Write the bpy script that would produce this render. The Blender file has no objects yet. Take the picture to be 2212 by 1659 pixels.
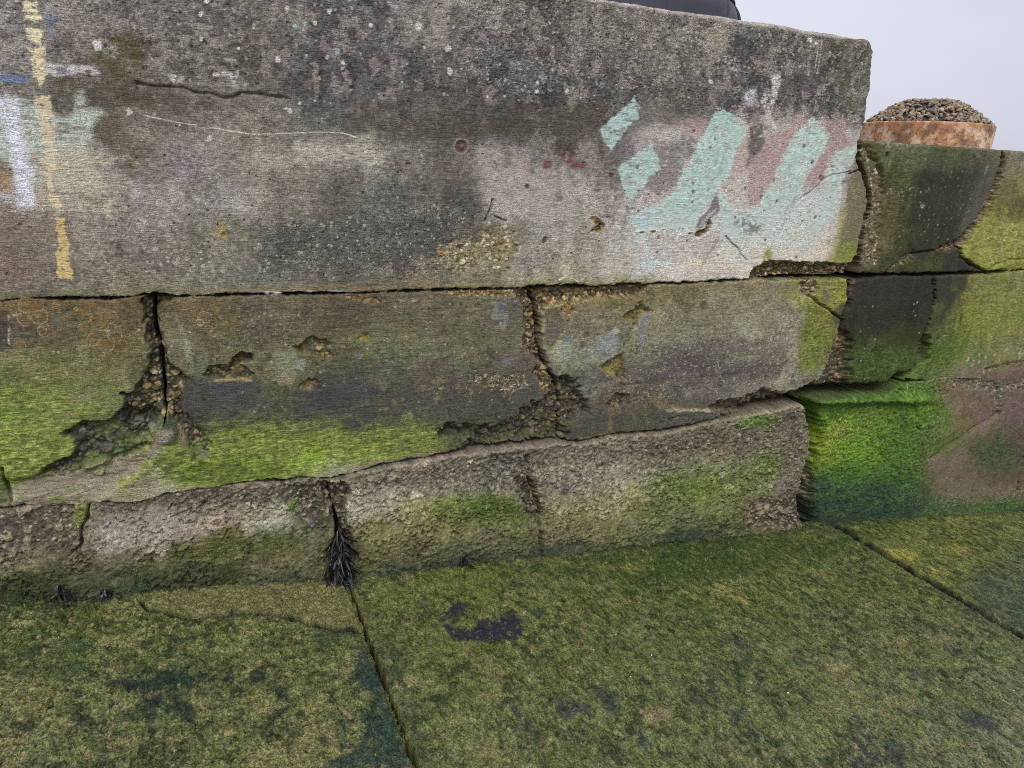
import bpy, math, random, time
import numpy as np
T0 = time.time()
rng = np.random.default_rng(7)
random.seed(7)
f32 = np.float32
SC = bpy.context.scene
COL = SC.collection

# ------------------------------------------------------------------ camera
FPX, CX, CY, CAMD, CAMH = 1480.0, 1106.0, 829.5, 2.3, 1.5
n1 = np.array([396 - CX, 307 - CY, FPX]); n2 = np.array([4454 - CX, 505 - CY, FPX])
ey = n1 / np.linalg.norm(n1)
ex = n2 - ey * np.dot(n2, ey); ex /= np.linalg.norm(ex)
ez = np.cross(ex, ey)
CAMP = np.array([0.0, -CAMD, CAMH])

def proj(X, Y, Z):
    Yc, Zc = Y + CAMD, Z - CAMH
    vx = ex[0]*X + ey[0]*Yc + ez[0]*Zc
    vy = ex[1]*X + ey[1]*Yc + ez[1]*Zc
    vz = ex[2]*X + ey[2]*Yc + ez[2]*Zc
    return CX + FPX*vx/vz, CY + FPX*vy/vz

def ray(px, py):
    c = np.array([px - CX, py - CY, FPX])
    return np.array([c @ ex, c @ ey, c @ ez])

def at(px, py, y=0.0):                      # point on the vertical plane Y = y
    d = ray(px, py)
    return CAMP + d * ((y + CAMD) / d[1])

# ------------------------------------------------------------------ noise
def hash2(ix, iy, seed):
    h = ix.astype(np.uint32)*np.uint32(374761393) + iy.astype(np.uint32)*np.uint32(668265263) + np.uint32((seed*2246822519) & 0xffffffff)
    h ^= h >> np.uint32(13); h *= np.uint32(1274126177); h ^= h >> np.uint32(16)
    h *= np.uint32(2654435761); h ^= h >> np.uint32(15)
    return (h >> np.uint32(8)).astype(f32) * f32(1/16777216.0)

def vnoise(x, y, seed):
    x0 = np.floor(x); y0 = np.floor(y)
    fx = (x - x0).astype(f32); fy = (y - y0).astype(f32)
    ix = x0.astype(np.int64); iy = y0.astype(np.int64)
    fx = fx*fx*(3 - 2*fx); fy = fy*fy*(3 - 2*fy)
    a = hash2(ix, iy, seed); b = hash2(ix+1, iy, seed); c = hash2(ix, iy+1, seed); d = hash2(ix+1, iy+1, seed)
    return (a + (b-a)*fx) * (1-fy) + (c + (d-c)*fx) * fy

def fbm(x, y, seed, octv=4, gain=0.55):     # about 0..1, mean .5, spread widened
    s = 0; a = 1.0; t = 0; v2 = 0
    ca, sa = 0.8, 0.6
    for k in range(octv):
        s = s + a*(vnoise(x, y, seed + 17*k) - 0.5); v2 += a*a
        x, y = (ca*x - sa*y)*2.03 + 5.3, (sa*x + ca*y)*2.03 + 1.7; a *= gain
    return np.clip(0.5 + s*(0.8/math.sqrt(v2)), 0, 1).astype(f32)

def worley(x, y, seed):                     # F1, F2, id hash, vector to nearest
    x0 = np.floor(x).astype(np.int64); y0 = np.floor(y).astype(np.int64)
    f1 = np.full(x.shape, 9, f32); f2 = f1.copy(); idh = np.zeros(x.shape, f32); vx = np.zeros(x.shape, f32); vy = vx.copy()
    for i in (-1, 0, 1):
        for j in (-1, 0, 1):
            cx = x0+i; cy = y0+j
            qx = (cx + 0.1 + 0.8*hash2(cx, cy, seed) - x).astype(f32); qy = (cy + 0.1 + 0.8*hash2(cx, cy, seed+1) - y).astype(f32)
            d = np.sqrt(qx*qx + qy*qy); h = hash2(cx, cy, seed+2)
            m = d < f1
            f2 = np.where(m, f1, np.minimum(f2, d))
            f1 = np.where(m, d, f1); idh = np.where(m, h, idh); vx = np.where(m, qx, vx); vy = np.where(m, qy, vy)
    return f1, f2, idh, vx, vy

def sstep(a, b, x):
    t = np.clip((x-a)/(b-a), 0, 1); return t*t*(3-2*t)

KLIGHT = 0.84
def lin(c):
    c = np.asarray(c, dtype=np.float64)/255.0
    return np.where(c <= 0.04045, c/12.92, ((c+0.055)/1.055)**2.4)
SAT = .85
def alb(c):
    c = np.asarray(c, dtype=np.float64); L = c @ np.array([.3, .59, .11])
    return np.clip(lin(L + SAT*(c-L))/KLIGHT, 0.004, 0.85).astype(f32)

# ------------------------------------------------------------------ tiles I measured the photograph in
ORG = {1: (0, 0, .36), 2: (707.8, 0, .36), 3: (1415.7, 0, .36), 4: (0, 530.9, .36), 5: (707.8, 530.9, .36), 6: (1415.7, 530.9, .36),
       7: (0, 1061.8, .5), 8: (1106, 1061.8, .5), 0: (0, 0, 1.0)}
def T(k, pts):
    x0, y0, s = ORG[k]
    return [(x0 + s*a, y0 + s*b) for a, b in pts]

# ------------------------------------------------------------------ a surface patch being painted
class Surf:
    def __init__(s, px, py, u, v, mpp):
        s.px, s.py, s.u, s.v, s.mpp = px.astype(f32), py.astype(f32), u, v, mpp.astype(f32)
        n = px.size
        s.col = np.zeros((n, 3), f32); s.depth = np.zeros(n, f32); s.part = np.zeros(n, np.int8)
        s.rough = np.full(n, 0.85, f32); s.grit = np.full(n, .12, f32)
        s.bb = (px.min(), px.max(), py.min(), py.max())
        s.cache = {}
    def n(s, fx, fy, seed, octv=4, sel=None):
        if sel is None:
            k = (fx, fy, seed, octv)
            if k not in s.cache:
                s.cache[k] = fbm(s.u*fx, s.v*fy, seed, octv)
            return s.cache[k]
        return fbm(s.u[sel]*fx, s.v[sel]*fy, seed, octv)
    def sel(s, pts, m):
        xs = [p[0] for p in pts]; ys = [p[1] for p in pts]
        if max(xs)+m < s.bb[0] or min(xs)-m > s.bb[1] or max(ys)+m < s.bb[2] or min(ys)-m > s.bb[3]: return None
        i = np.nonzero((s.px > min(xs)-m) & (s.px < max(xs)+m) & (s.py > min(ys)-m) & (s.py < max(ys)+m))[0]
        return i if i.size else None
    def seg(s, i, pts, closed):
        x, y = s.px[i], s.py[i]
        d2 = np.full(x.shape, 1e9, f32); ins = np.zeros(x.shape, bool)
        n = len(pts)
        for k in range(n if closed else n-1):
            ax, ay = pts[k]; bx, by = pts[(k+1) % n]
            dx, dy = bx-ax, by-ay; L = dx*dx+dy*dy + 1e-9
            t = np.clip(((x-ax)*dx + (y-ay)*dy)/L, 0, 1)
            d2 = np.minimum(d2, (x-ax-t*dx)**2 + (y-ay-t*dy)**2)
            if closed and ay != by:
                c = (ay > y) != (by > y)
                ins ^= c & (x < (bx-ax)*(y-ay)/(by-ay) + ax)
        d = np.sqrt(d2)
        return np.where(ins, -d, d) if closed else d
    def mask(s, pts, soft=6, warp=6, wf=25, seed=1, cov=1.0, cf=(60, 60), line=False, grow=0, covsoft=.13):
        m = soft + warp + abs(grow) + 4 + (line if line else 0)
        i = s.sel(pts, m)
        if i is None: return None, None
        d = s.seg(i, pts, not line)
        if line: d = d - line
        if warp: d = d + warp*2*(s.n(wf, wf, seed+50, 4, i) - .5)
        k = sstep(soft, -soft, d - grow)
        if cov < 1:
            q = s.n(cf[0], cf[1], seed+90, 4, i)
            k = k*sstep(.5+(.5-cov)*.75-covsoft, .5+(.5-cov)*.75+covsoft, q)
        return i, k.astype(f32)
    def paint(s, pts, c, a=1.0, vary=.1, part=None, rough=None, dep=0, **kw):
        i, k = s.mask(pts, **kw)
        if i is None: return
        g = alb(c)
        if vary:
            w = 1 + vary*2*(s.n(90, 90, kw.get('seed', 1)+7, 3, i) - .5)
            g = g[None, :]*w[:, None]
        k = k*a
        s.col[i] += (g - s.col[i])*k[:, None]
        if rough is not None: s.rough[i] += (rough - s.rough[i])*k
        if dep: s.depth[i] += dep*k
        if part is not None: s.part[i[k > .5]] = part
    def blob(s, cx, cy, rx, ry, c, rot=0, n=14, **kw):
        ca, sa = math.cos(rot), math.sin(rot)
        pts = [(cx + ca*rx*math.cos(t) - sa*ry*math.sin(t), cy + sa*rx*math.cos(t) + ca*ry*math.sin(t)) for t in np.linspace(0, 2*math.pi, n, endpoint=False)]
        s.paint(pts, c, **kw)
    def line(s, pts, w, c, **kw):
        s.paint(pts, c, line=w, **kw)
    def groove(s, pts, w, dep, warp=3, wf=40, seed=3, dark=None):
        i = s.sel(pts, w*4+warp+4)
        if i is None: return
        d = s.seg(i, pts, False)
        d = np.abs(d) + 0
        d = np.maximum(0, d + warp*2*(s.n(wf, wf, seed, 3, i)-.5))
        s.depth[i] += (dep*np.exp(-(d/w)**2)).astype(f32)
    def anchors(s, A, power=2.2, warp=26):
        A = np.array(A, dtype=np.float64)
        wx = s.px + warp*2*(s.n(9, 9, 201, 4)-.5); wy = s.py + warp*2*(s.n(9, 9, 202, 4)-.5)
        num = np.zeros((s.px.size, 3), f32); den = np.zeros(s.px.size, f32)
        for x, y, r, g, b in A:
            d2 = (wx-x)**2 + (1.6*(wy-y))**2 + 400
            w = (1.0/d2)**power*1e6
            w = w.astype(f32)
            num += w[:, None]*alb((r, g, b))[None, :]; den += w
        s.col = num/den[:, None]
    def mul(s, k):
        s.col *= k[:, None]
    def specks(s, pts, cell, keep, rad, c, seed, a=1.0, aniso=1.0, dep=0, soft=.12, jit=.25):
        i = s.sel(pts, 4)
        if i is None: return
        d = s.seg(i, pts, True); i = i[d + 12*(s.n(30, 30, seed, 3, i)-.5)*2 < 0]
        if not i.size: return
        f1, f2, h, vx, vy = worley(s.u[i]/cell, s.v[i]/(cell*aniso), seed)
        r = rad*(.5 + h/keep*.9)
        k = sstep(r, r-soft, f1 + jit*(s.n(1.6/cell, 1.6/cell, seed+5, 2, i)-.5))*(h < keep)*a
        s.col[i] += (alb(c)[None, :] - s.col[i])*k[:, None]
        if dep: s.depth[i] += dep*k
    def pebbles(s, pts, dep, cell=.017, cols=None, green=0.0, seed=11, warp=7, soft=3, part=1, dens=1.0, mossc=(95, 115, 35), mortar=(72, 62, 42), dark=.0):
        """broken edge: the skin is gone down to the stones"""
        i, k = s.mask(pts, soft=soft, warp=warp, wf=45, seed=seed)
        if i is None: return
        j = i[k > .02]; k = k[k > .02]
        if not j.size: return
        ang = .5*(s.n(6, 6, seed+31, 2, j)-.5)
        u = s.u[j] + .004*(s.n(120, 120, seed+3, 2, j)-.5); v = s.v[j] + .35*ang*s.u[j]*0
        H = np.zeros(j.size, f32); C = np.zeros((j.size, 3), f32); first = True
        mort = alb(mortar)[None, :]*(0.3 + .8*s.n(130, 130, seed+4, 4, j))[:, None]
        C[:] = mort
        cols = cols or [(126, 112, 70), (108, 98, 64), (146, 130, 88), (92, 86, 66), (120, 100, 62), (84, 80, 70), (100, 98, 66), (72, 68, 54), (152, 142, 106), (66, 66, 64)]
        pal = np.array([alb(c) for c in cols])
        for q, (cs, hh) in enumerate(((cell*.55, .5), (cell*.95, .8), (cell*1.6, 1.0))):
            f1, f2, h, vx, vy = worley(u/cs, v/cs, seed + 100*q)
            th = (h*37.1 % 1)*1.8-.9
            ct, st = np.cos(th), np.sin(th)
            ax = .30 + .26*((h*7.3) % 1); ay = ax*(.45 + .45*((h*19.7) % 1))
            ea = (vx*ct + vy*st)/ax; eb = (-vx*st + vy*ct)/ay
            wob = s.n(2.2/cs, 2.2/cs, seed+q, 3, j)-.5
            e = np.sqrt(ea*ea+eb*eb) + .5*wob
            dome = np.sqrt(np.clip(1 - e*e, 0, 1))
            flat = np.minimum(dome, .55 + .35*((h*3.9) % 1) + .25*((h*13.7) % 1 - .5)*ea)
            has = (h*11.3 % 1) < (.9, .7, .38)[q]*dens
            hgt = np.where(has, flat*cs*.36*hh*(.5+.8*((h*29.3) % 1)), 0) + (0, .001, .002)[q]*has
            up = (hgt > H) & (e < 1) & has
            ci = ((h*991.7) % 1 * len(cols)).astype(int) % len(cols)
            cc = pal[ci]*(.65 + .8*((h*57.3) % 1) + .35*wob)[:, None]
            C = np.where(up[:, None], cc, C); H = np.where(up, hgt, H)
        rg = s.n(95, 95, seed+77, 4, j)-.5
        C = C*(1 + .9*rg)[:, None]; H = H + .004*rg
        if green > 0:
            g = sstep(1-green-.2, 1-green+.2, s.n(22, 22, seed+8, 4, j))*.8
            C = C + (alb(mossc)[None, :]*(.6+.8*s.n(80, 80, seed+9, 2, j))[:, None] - C)*g[:, None]
        und = .4*(s.n(25, 25, seed+6, 4, j)-.5)*dep*1.4
        s.depth[j] += (k*(dep + und) - k*H*1.0).astype(f32)
        s.col[j] += (C - s.col[j])*k[:, None]
        if part is not None: s.part[j[k > .5]] = part

# ------------------------------------------------------------------ materials
def mat(name, rough=.85, spec=.3, bump=((170, .0018), (620, .0009)), grain=.5, gscale=260, base=None, vcol=True, brush=0.0, grit=0.0, rvar=.1):
    """procedural surface: tone (painted per vertex, or a plain base) broken up by noise grain, brush lines and speckle"""
    m = bpy.data.materials.new(name); m.use_nodes = True
    nt = m.node_tree; nd = nt.nodes; lk = nt.links
    b = nd['Principled BSDF']
    b.inputs['Specular IOR Level'].default_value = spec
    tc = nd.new('ShaderNodeTexCoord')
    def noise(scale, det=3, vec=None, rgh=.55):
        n = nd.new('ShaderNodeTexNoise'); n.inputs['Scale'].default_value = scale; n.inputs['Detail'].default_value = det; n.inputs['Roughness'].default_value = rgh
        lk.new(vec or tc.outputs['Object'], n.inputs['Vector']); return n.outputs['Fac']
    def rng_(f, lo, hi, a=.3, c=.7):
        r = nd.new('ShaderNodeMapRange'); r.inputs[1].default_value = a; r.inputs[2].default_value = c; r.inputs[3].default_value = lo; r.inputs[4].default_value = hi
        lk.new(f, r.inputs[0]); return r.outputs[0]
    def mul(a_, b_):
        x = nd.new('ShaderNodeMath'); x.operation = 'MULTIPLY'; lk.new(a_, x.inputs[0]); lk.new(b_, x.inputs[1]); return x.outputs[0]
    g = rng_(noise(gscale, 4, rgh=.62), 1-grain*.95, 1+grain*1.1)
    g = mul(g, rng_(noise(gscale*.23, 3), 1-grain*.4, 1+grain*.4))
    bumps = [(noise(s_, 3), d_) for s_, d_ in bump]
    if brush:
        mp = nd.new('ShaderNodeMapping'); mp.inputs['Scale'].default_value = (.11, .3, 1.0); lk.new(tc.outputs['Object'], mp.inputs[0])
        # the brush wandered: bend the lines a little
        wn = nd.new('ShaderNodeTexNoise'); wn.inputs['Scale'].default_value = 5; wn.inputs['Detail'].default_value = 2; lk.new(tc.outputs['Object'], wn.inputs['Vector'])
        vm = nd.new('ShaderNodeVectorMath'); vm.operation = 'MULTIPLY_ADD'; vm.inputs[1].default_value = (.0, .0, .05); lk.new(wn.outputs['Color'], vm.inputs[0]); lk.new(mp.outputs[0], vm.inputs[2])
        f = noise(300, 3, vm.outputs[0], .6)
        g = mul(g, rng_(f, 1-brush, 1+brush)); bumps.append((f, .0036))
    col = None
    if vcol:
        at_ = nd.new('ShaderNodeAttribute'); at_.attribute_name = 'Col'; col = at_.outputs['Color']
        if grit:
            sp = rng_(noise(330, 2, rgh=.7), .35, 2.3, .36, .68)
            mixf = nd.new('ShaderNodeMix'); mixf.data_type = 'FLOAT'; mixf.inputs[2].default_value = 1.0
            lk.new(at_.outputs['Alpha'], mixf.inputs[0]); lk.new(sp, mixf.inputs[3]); g = mul(g, mixf.outputs[0])
    mx = nd.new('ShaderNodeMix'); mx.data_type = 'RGBA'; mx.blend_type = 'MULTIPLY'; mx.inputs[0].default_value = 1
    if col is not None: lk.new(col, mx.inputs[6])
    else: mx.inputs[6].default_value = (*base, 1)
    lk.new(g, mx.inputs[7]); lk.new(mx.outputs[2], b.inputs['Base Color'])
    lk.new(rng_(noise(30, 3), rough-rvar, min(1, rough+rvar)), b.inputs['Roughness'])
    prev = None
    for f, d_ in bumps:
        bp = nd.new('ShaderNodeBump'); bp.inputs['Strength'].default_value = 1; bp.inputs['Distance'].default_value = d_
        lk.new(f, bp.inputs['Height'])
        if prev: lk.new(prev.outputs[0], bp.inputs['Normal'])
        prev = bp
    if prev: lk.new(prev.outputs[0], b.inputs['Normal'])
    return m

M_CONC = mat('weathered_concrete', .86, .25, ((190, .0022), (520, .0012)), .42, 300, brush=.30, grit=1)
M_ROUGH = mat('rough_eroded_concrete', .86, .25, ((170, .003), (420, .002)), .6, 240)
M_AGG = mat('exposed_pebble_aggregate', .66, .35, ((300, .0014),), .45, 260)
M_MOSS = mat('bright_green_algae', .8, .25, ((220, .0022), (520, .0014)), .5, 290, brush=.42)
M_FUZZ = mat('filamentous_green_algae', .75, .25, ((150, .007), (420, .003)), .8, 210)
M_PAINT = mat('flaking_masonry_paint', .7, .3, ((240, .0016), (600, .0008)), .16, 260, brush=.10)
M_SLAB = mat('algae_covered_concrete', .6, .22, ((140, .007), (420, .0034)), .78, 165)
PARTS = {1: ('exposed_aggregate', M_AGG, 'stuff'), 2: ('algae_growth', M_MOSS, 'stuff'), 3: ('painted_marks', M_PAINT, None)}

def mesh_obj(name, verts, faces, m, col=None, parent=None, smooth=True):
    me = bpy.data.meshes.new(name)
    verts = np.asarray(verts, dtype=f32); faces = np.asarray(faces, dtype=np.int32)
    nv, nf, k = len(verts), len(faces), faces.shape[1]
    me.vertices.add(nv); me.vertices.foreach_set('co', verts.ravel())
    me.loops.add(nf*k); me.loops.foreach_set('vertex_index', faces.ravel())
    me.polygons.add(nf)
    me.polygons.foreach_set('loop_start', np.arange(0, nf*k, k, dtype=np.int32))
    me.polygons.foreach_set('loop_total', np.full(nf, k, np.int32))
    me.polygons.foreach_set('use_smooth', np.full(nf, smooth, bool))
    me.update(calc_edges=True)
    if col is not None:
        a = me.attributes.new('Col', 'FLOAT_COLOR', 'POINT')
        a.data.foreach_set('color', np.concatenate([np.clip(col[:, :3], .003, .9), col[:, 3:4] if col.shape[1] > 3 else np.zeros((nv, 1), f32)], 1).astype(f32).ravel())
    me.materials.append(m)
    o = bpy.data.objects.new(name, me); COL.objects.link(o)
    if parent: o.parent = parent
    return o

def tag(o, label=None, cat=None, group=None, kind=None):
    if label: o['label'] = label
    if cat: o['category'] = cat
    if group: o['group'] = group
    if kind: o['kind'] = kind
    return o

def grid_faces(nx, nz, flip=False):
    a = np.arange(nx*nz, dtype=np.int32).reshape(nz, nx)
    q = np.stack([a[:-1, :-1], a[:-1, 1:], a[1:, 1:], a[1:, :-1]], -1).reshape(-1, 4)
    return q[:, ::-1] if flip else q

def split_build(name, V, Fc, S, base_mat, moss=None):
    lab = S.part[Fc].min(axis=1)
    root = None
    for p in (0, 1, 2, 3):
        f = Fc[lab == p]
        if p == 0 or len(f) > 60:
            used = np.unique(f); rm = np.zeros(len(V), np.int32); rm[used] = np.arange(used.size)
            nm, m, kd = (name, base_mat, None) if p == 0 else PARTS[p]
            if p == 2 and moss: m = moss
            o = mesh_obj(nm, V[used], rm[f], m, np.concatenate([S.col[used], S.grit[used, None]], 1), root)
            if p == 0: root = o
            elif kd: o['kind'] = kd
    return root
# ------------------------------------------------------------------ the wall: joints and cracks as read from the photograph
J1L = [(-300, 668), (-120, 655), (0, 650), (68, 644), (144, 645), (252, 645), (310, 637), (340, 636), (378, 641), (504, 637), (648, 635), (796, 633), (852, 630), (960, 626), (1068, 624), (1144, 623), (1230, 617), (1284, 621), (1338, 616), (1416, 613), (1504, 611), (1524, 608), (1610, 605), (1700, 600), (1838, 598)]
CR1 = [(1838, 598), (1858, 576), (1860, 540), (1866, 511), (1873, 479), (1880, 454), (1884, 425), (1876, 389), (1866, 367), (1857, 346), (1862, 306)]
UEND = [(1864, 288), (1871, 252), (1873, 230), (1884, 187), (1891, 108), (1889, 95), (1877, 84)]
UTOP = [(1700, 53), (1416, 12), (1200, -22), (700, -103), (0, -216), (-300, -265)]
P_U = J1L + CR1[1:] + UEND + UTOP
CU2 = [(2168, 322), (2168, 353), (2154, 392), (2139, 425), (2132, 450), (2100, 497), (2082, 515), (2074, 526), (2078, 554), (2100, 572), (2136, 589)]
P_RU1 = [(1838, 598)] + CR1[1:] + [(1864, 302)] + CU2 + [(2020, 593), (1916, 594)]
P_RU2 = CU2[::-1] + [(2212, 325), (2760, 366), (2760, 562), (2212, 583)]
CM1 = [(335, 640), (335, 686), (340, 725), (347, 747), (351, 783), (356, 837), (356, 873), (360, 891), (352, 930), (330, 985), (300, 1040), (281, 1084)]
J2A = [(-300, 1135), (0, 1100), (47, 1094), (144, 1087), (202, 1087), (281, 1084)]
J2B = [(281, 1084), (360, 1067), (450, 1055), (540, 1040), (612, 1039), (648, 1031), (713, 1035), (749, 1026), (780, 1017), (852, 999), (924, 988), (967, 979), (1032, 968), (1104, 959), (1212, 952)]
J2C = [(1212, 952), (1255, 954), (1320, 939), (1428, 930), (1502, 916), (1553, 902), (1618, 891), (1668, 880), (1733, 862)]
CM2 = [(1146, 623), (1158, 650), (1165, 690), (1166, 740), (1175, 775), (1195, 812), (1208, 826), (1214, 870), (1212, 952)]
CM3 = [(1838, 598), (1835, 650), (1822, 686), (1819, 725), (1806, 747), (1797, 776), (1783, 812), (1761, 840), (1733, 862)]
J1_0 = [p for p in J1L if p[0] < 335]; J1_1 = [p for p in J1L if 335 < p[0] < 1146]; J1_2 = [p for p in J1L if 1146 < p[0]]
P_M0 = J1_0 + CM1 + J2A[::-1][1:]
P_M1 = CM1[:1] + J1_1 + CM2 + J2B[::-1][1:] + CM1[::-1][1:-1]
P_M2 = CM2[:1] + J1_2 + CM3[1:] + J2C[::-1][1:] + CM2[::-1][1:-1]
CRM = [(2019, 594), (2021, 650), (2010, 693), (1992, 747), (1978, 794), (1949, 824)]
JRM = [(1733, 862), (1776, 857), (1848, 851), (1920, 847), (1949, 824)]
P_RM1 = CM3[::-1][:-1] + [(1838, 598), (1916, 594)] + CRM + JRM[::-1][1:-1]
JR2 = [(1949, 824), (2000, 822), (2064, 814), (2118, 815), (2160, 800), (2212, 785), (2760, 720)]
P_RM2 = CRM + JR2[1:] + [(2760, 562), (2212, 583), (2136, 589)]
CL1 = [(713, 1035), (711, 1061), (719, 1085), (723, 1107), (730, 1130), (733, 1146), (735, 1187), (742, 1225), (750, 1290)]
CL3 = [(1733, 862), (1744, 891), (1758, 931), (1758, 956), (1751, 992), (1740, 1028), (1733, 1053), (1733, 1089), (1744, 1125), (1748, 1180)]
J2B0 = [p for p in J2B if p[0] < 713]; J2B1 = [p for p in J2B if p[0] > 713]
P_L0 = J2A + J2B0[1:] + CL1 + [(0, 1345), (-300, 1375)]
P_L1 = CL1[:1] + J2B1 + J2C[1:] + CL3[1:] + [(750, 1290)] + CL1[::-1][1:-1]
P_RL = [(1733, 862)] + JRM[1:-1] + JR2 + [(2760, 1110), (2212, 1140), (1748, 1180)] + CL3[::-1][1:-1]

# base tone of the concrete, read off the photograph block by block
A_U = [(0,20,125,115,108),(150,20,122,115,109),(300,20,112,104,98),(450,20,112,106,100),(600,25,105,100,95),(750,25,93,88,85),(900,20,110,105,100),(1000,25,132,125,115),(1130,30,93,88,83),(1300,40,108,101,92),(1500,70,112,106,98),(1560,90,125,118,105),(1700,90,98,92,86),(1850,110,96,90,80),
(30,120,125,115,107),(200,100,112,102,94),(280,120,95,85,62),(420,110,100,93,82),(550,100,102,96,90),(700,110,88,85,82),(850,110,92,90,87),(1000,110,100,96,90),(1130,110,92,87,82),(1300,120,100,93,86),(1450,130,102,96,88),(1600,120,84,80,74),(1750,130,95,89,81),(1850,150,84,80,72),
(60,190,116,106,94),(150,200,102,92,76),(230,215,88,80,65),(350,200,98,90,76),(500,190,100,95,86),(700,190,84,80,76),(850,200,86,83,78),(1000,210,88,84,78),(1200,210,80,76,72),(1400,200,90,85,78),(1560,200,92,88,84),(1750,200,84,79,73),(1850,210,92,88,80),
(230,280,104,95,80),(350,280,112,102,84),(500,270,120,112,96),(650,280,108,103,90),(800,270,92,87,76),(950,270,86,81,71),(1100,280,88,82,72),(1250,270,80,75,65),(1400,290,112,103,95),
(230,350,140,130,116),(300,345,120,108,90),(420,340,132,116,110),(550,345,122,115,98),(700,340,134,126,110),(850,345,118,112,95),(950,340,103,96,80),(1060,345,132,124,114),(1200,340,124,114,104),(1300,345,117,107,98),
(20,440,142,120,102),(200,450,138,127,110),(350,440,144,131,119),(480,430,138,128,116),(600,440,114,107,91),(750,440,102,98,87),(900,440,96,92,84),(990,440,92,89,82),(1080,440,136,130,121),(1200,450,144,132,120),(1300,440,152,140,128),
(30,530,124,106,86),(150,530,132,116,95),(300,530,126,112,95),(450,530,119,111,88),(520,530,114,110,88),(600,520,92,92,82),(750,530,88,88,79),(900,520,82,81,76),(1000,530,124,112,84),(1150,530,130,120,100),(1250,530,138,128,110),(1400,540,166,166,158),
(30,610,122,102,84),(150,610,118,108,84),(300,610,124,117,84),(450,610,117,112,84),(600,605,108,105,84),(750,600,98,98,80),(900,605,110,100,74),(1050,600,126,119,82),(1200,595,142,133,96),(1350,590,146,140,106),(1450,590,166,160,140),(1600,560,178,168,150),(1750,540,184,170,148),(1550,400,160,145,138),(1700,400,160,142,138),(1850,400,108,104,72),(1840,520,110,108,60),(1845,580,105,112,45)]
A_M0 = [(40,670,102,86,58),(120,670,100,86,58),(220,670,108,90,62),(300,680,96,84,58),(0,720,76,68,58),(60,730,86,76,58),(180,730,98,88,60),(280,730,104,96,62),(40,790,104,104,62),(150,790,100,102,60),(280,790,102,100,64),(30,850,104,116,50),(120,860,106,112,58),(230,860,102,106,62),(30,920,106,126,48),(150,920,104,112,56),(250,890,96,98,62),(30,990,112,134,44),(120,990,104,120,44),(30,1050,112,128,50),(100,1060,128,120,104),(200,1050,136,126,110),(280,1040,130,118,96),(140,1080,104,116,58),(250,1075,122,122,92)]
A_M1 = [(400,670,94,84,58),(470,690,92,80,56),(600,670,100,90,70),(700,660,92,82,64),(800,665,90,80,62),(900,660,94,84,66),(1000,670,100,94,70),(1100,670,92,85,70),(380,740,112,110,84),(450,740,98,94,66),(550,740,94,90,66),(700,740,90,88,62),(850,740,98,98,70),(1000,740,92,92,66),(1110,740,96,94,72),(420,800,96,100,72),(500,790,94,94,66),(600,800,96,98,70),(720,800,86,86,64),(850,800,86,86,68),(1000,800,86,86,68),(1120,790,88,82,70),
(430,850,76,78,62),(550,850,74,74,66),(620,840,84,84,62),(700,850,70,70,62),(850,850,76,76,66),(950,840,84,80,68),(1100,850,80,76,66),(420,910,70,72,58),(500,910,76,80,52),(550,900,74,74,58),(650,900,80,86,56),(800,900,76,78,62),(950,900,76,78,62),(1100,890,72,72,60),(400,950,84,90,50),(500,950,100,120,38),(600,950,105,126,38),(700,940,92,106,44),(800,950,92,104,48),(900,940,86,94,54),(1000,920,80,84,58),(340,1000,112,122,62),(450,1000,90,116,32),(550,1000,108,134,34),(680,990,120,146,40),(800,980,112,132,44),(900,970,98,108,56),(350,1050,130,130,98),(500,1040,110,124,62),(650,1020,130,146,70),(740,1020,140,146,104)]
A_M2 = [(1200,640,116,100,62),(1300,640,122,104,62),(1450,635,108,98,66),(1600,630,118,112,84),(1230,700,112,106,86),(1300,700,120,114,88),(1450,690,120,113,86),(1550,690,120,114,88),(1700,690,124,116,94),(1220,760,122,120,96),(1300,760,126,126,110),(1380,760,116,114,84),(1450,760,113,111,86),(1600,750,122,116,92),(1700,740,128,117,100),(1250,820,98,97,84),(1330,810,92,88,76),(1400,820,84,77,68),(1480,800,88,81,74),(1550,820,90,84,77),(1620,800,86,79,74),(1700,810,92,83,80),(1730,830,112,106,92),(1300,870,86,80,68),(1400,860,82,77,66),(1500,860,100,95,86),(1600,860,108,102,92),(1700,860,118,112,92),(1270,930,80,76,56),(1360,905,76,74,60),(1450,895,80,76,62),(1530,890,92,86,72),(1770,640,132,128,66),(1815,630,128,136,52),(1750,720,108,114,50),(1760,780,104,118,38),(1800,720,96,104,44),(1800,770,114,110,84),(1770,820,116,112,84)]
A_RU1 = [(1890,330,96,100,64),(1950,325,104,108,76),(2050,330,84,88,58),(2140,340,96,94,76),(1880,420,110,104,68),(1920,400,74,78,42),(2000,400,52,56,42),(2060,400,58,60,42),(2130,400,82,82,68),(1910,470,80,82,42),(1990,470,58,60,40),(2060,470,60,62,40),(2100,460,80,80,72),(1880,520,104,96,62),(1930,540,64,66,40),(2000,530,56,58,40),(2050,500,62,64,42),(1960,580,66,66,44),(2050,570,56,56,46),(1990,575,78,80,42),(2110,580,50,50,42)]
A_RU2 = [(2190,350,118,112,86),(2230,350,112,108,80),(2180,400,110,106,66),(2230,400,124,122,66),(2170,450,112,112,56),(2215,450,84,84,46),(2130,500,130,134,58),(2190,500,140,140,66),(2140,550,132,138,54),(2200,550,124,128,48),(2250,520,128,130,52),(2500,450,110,110,60)]
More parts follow.
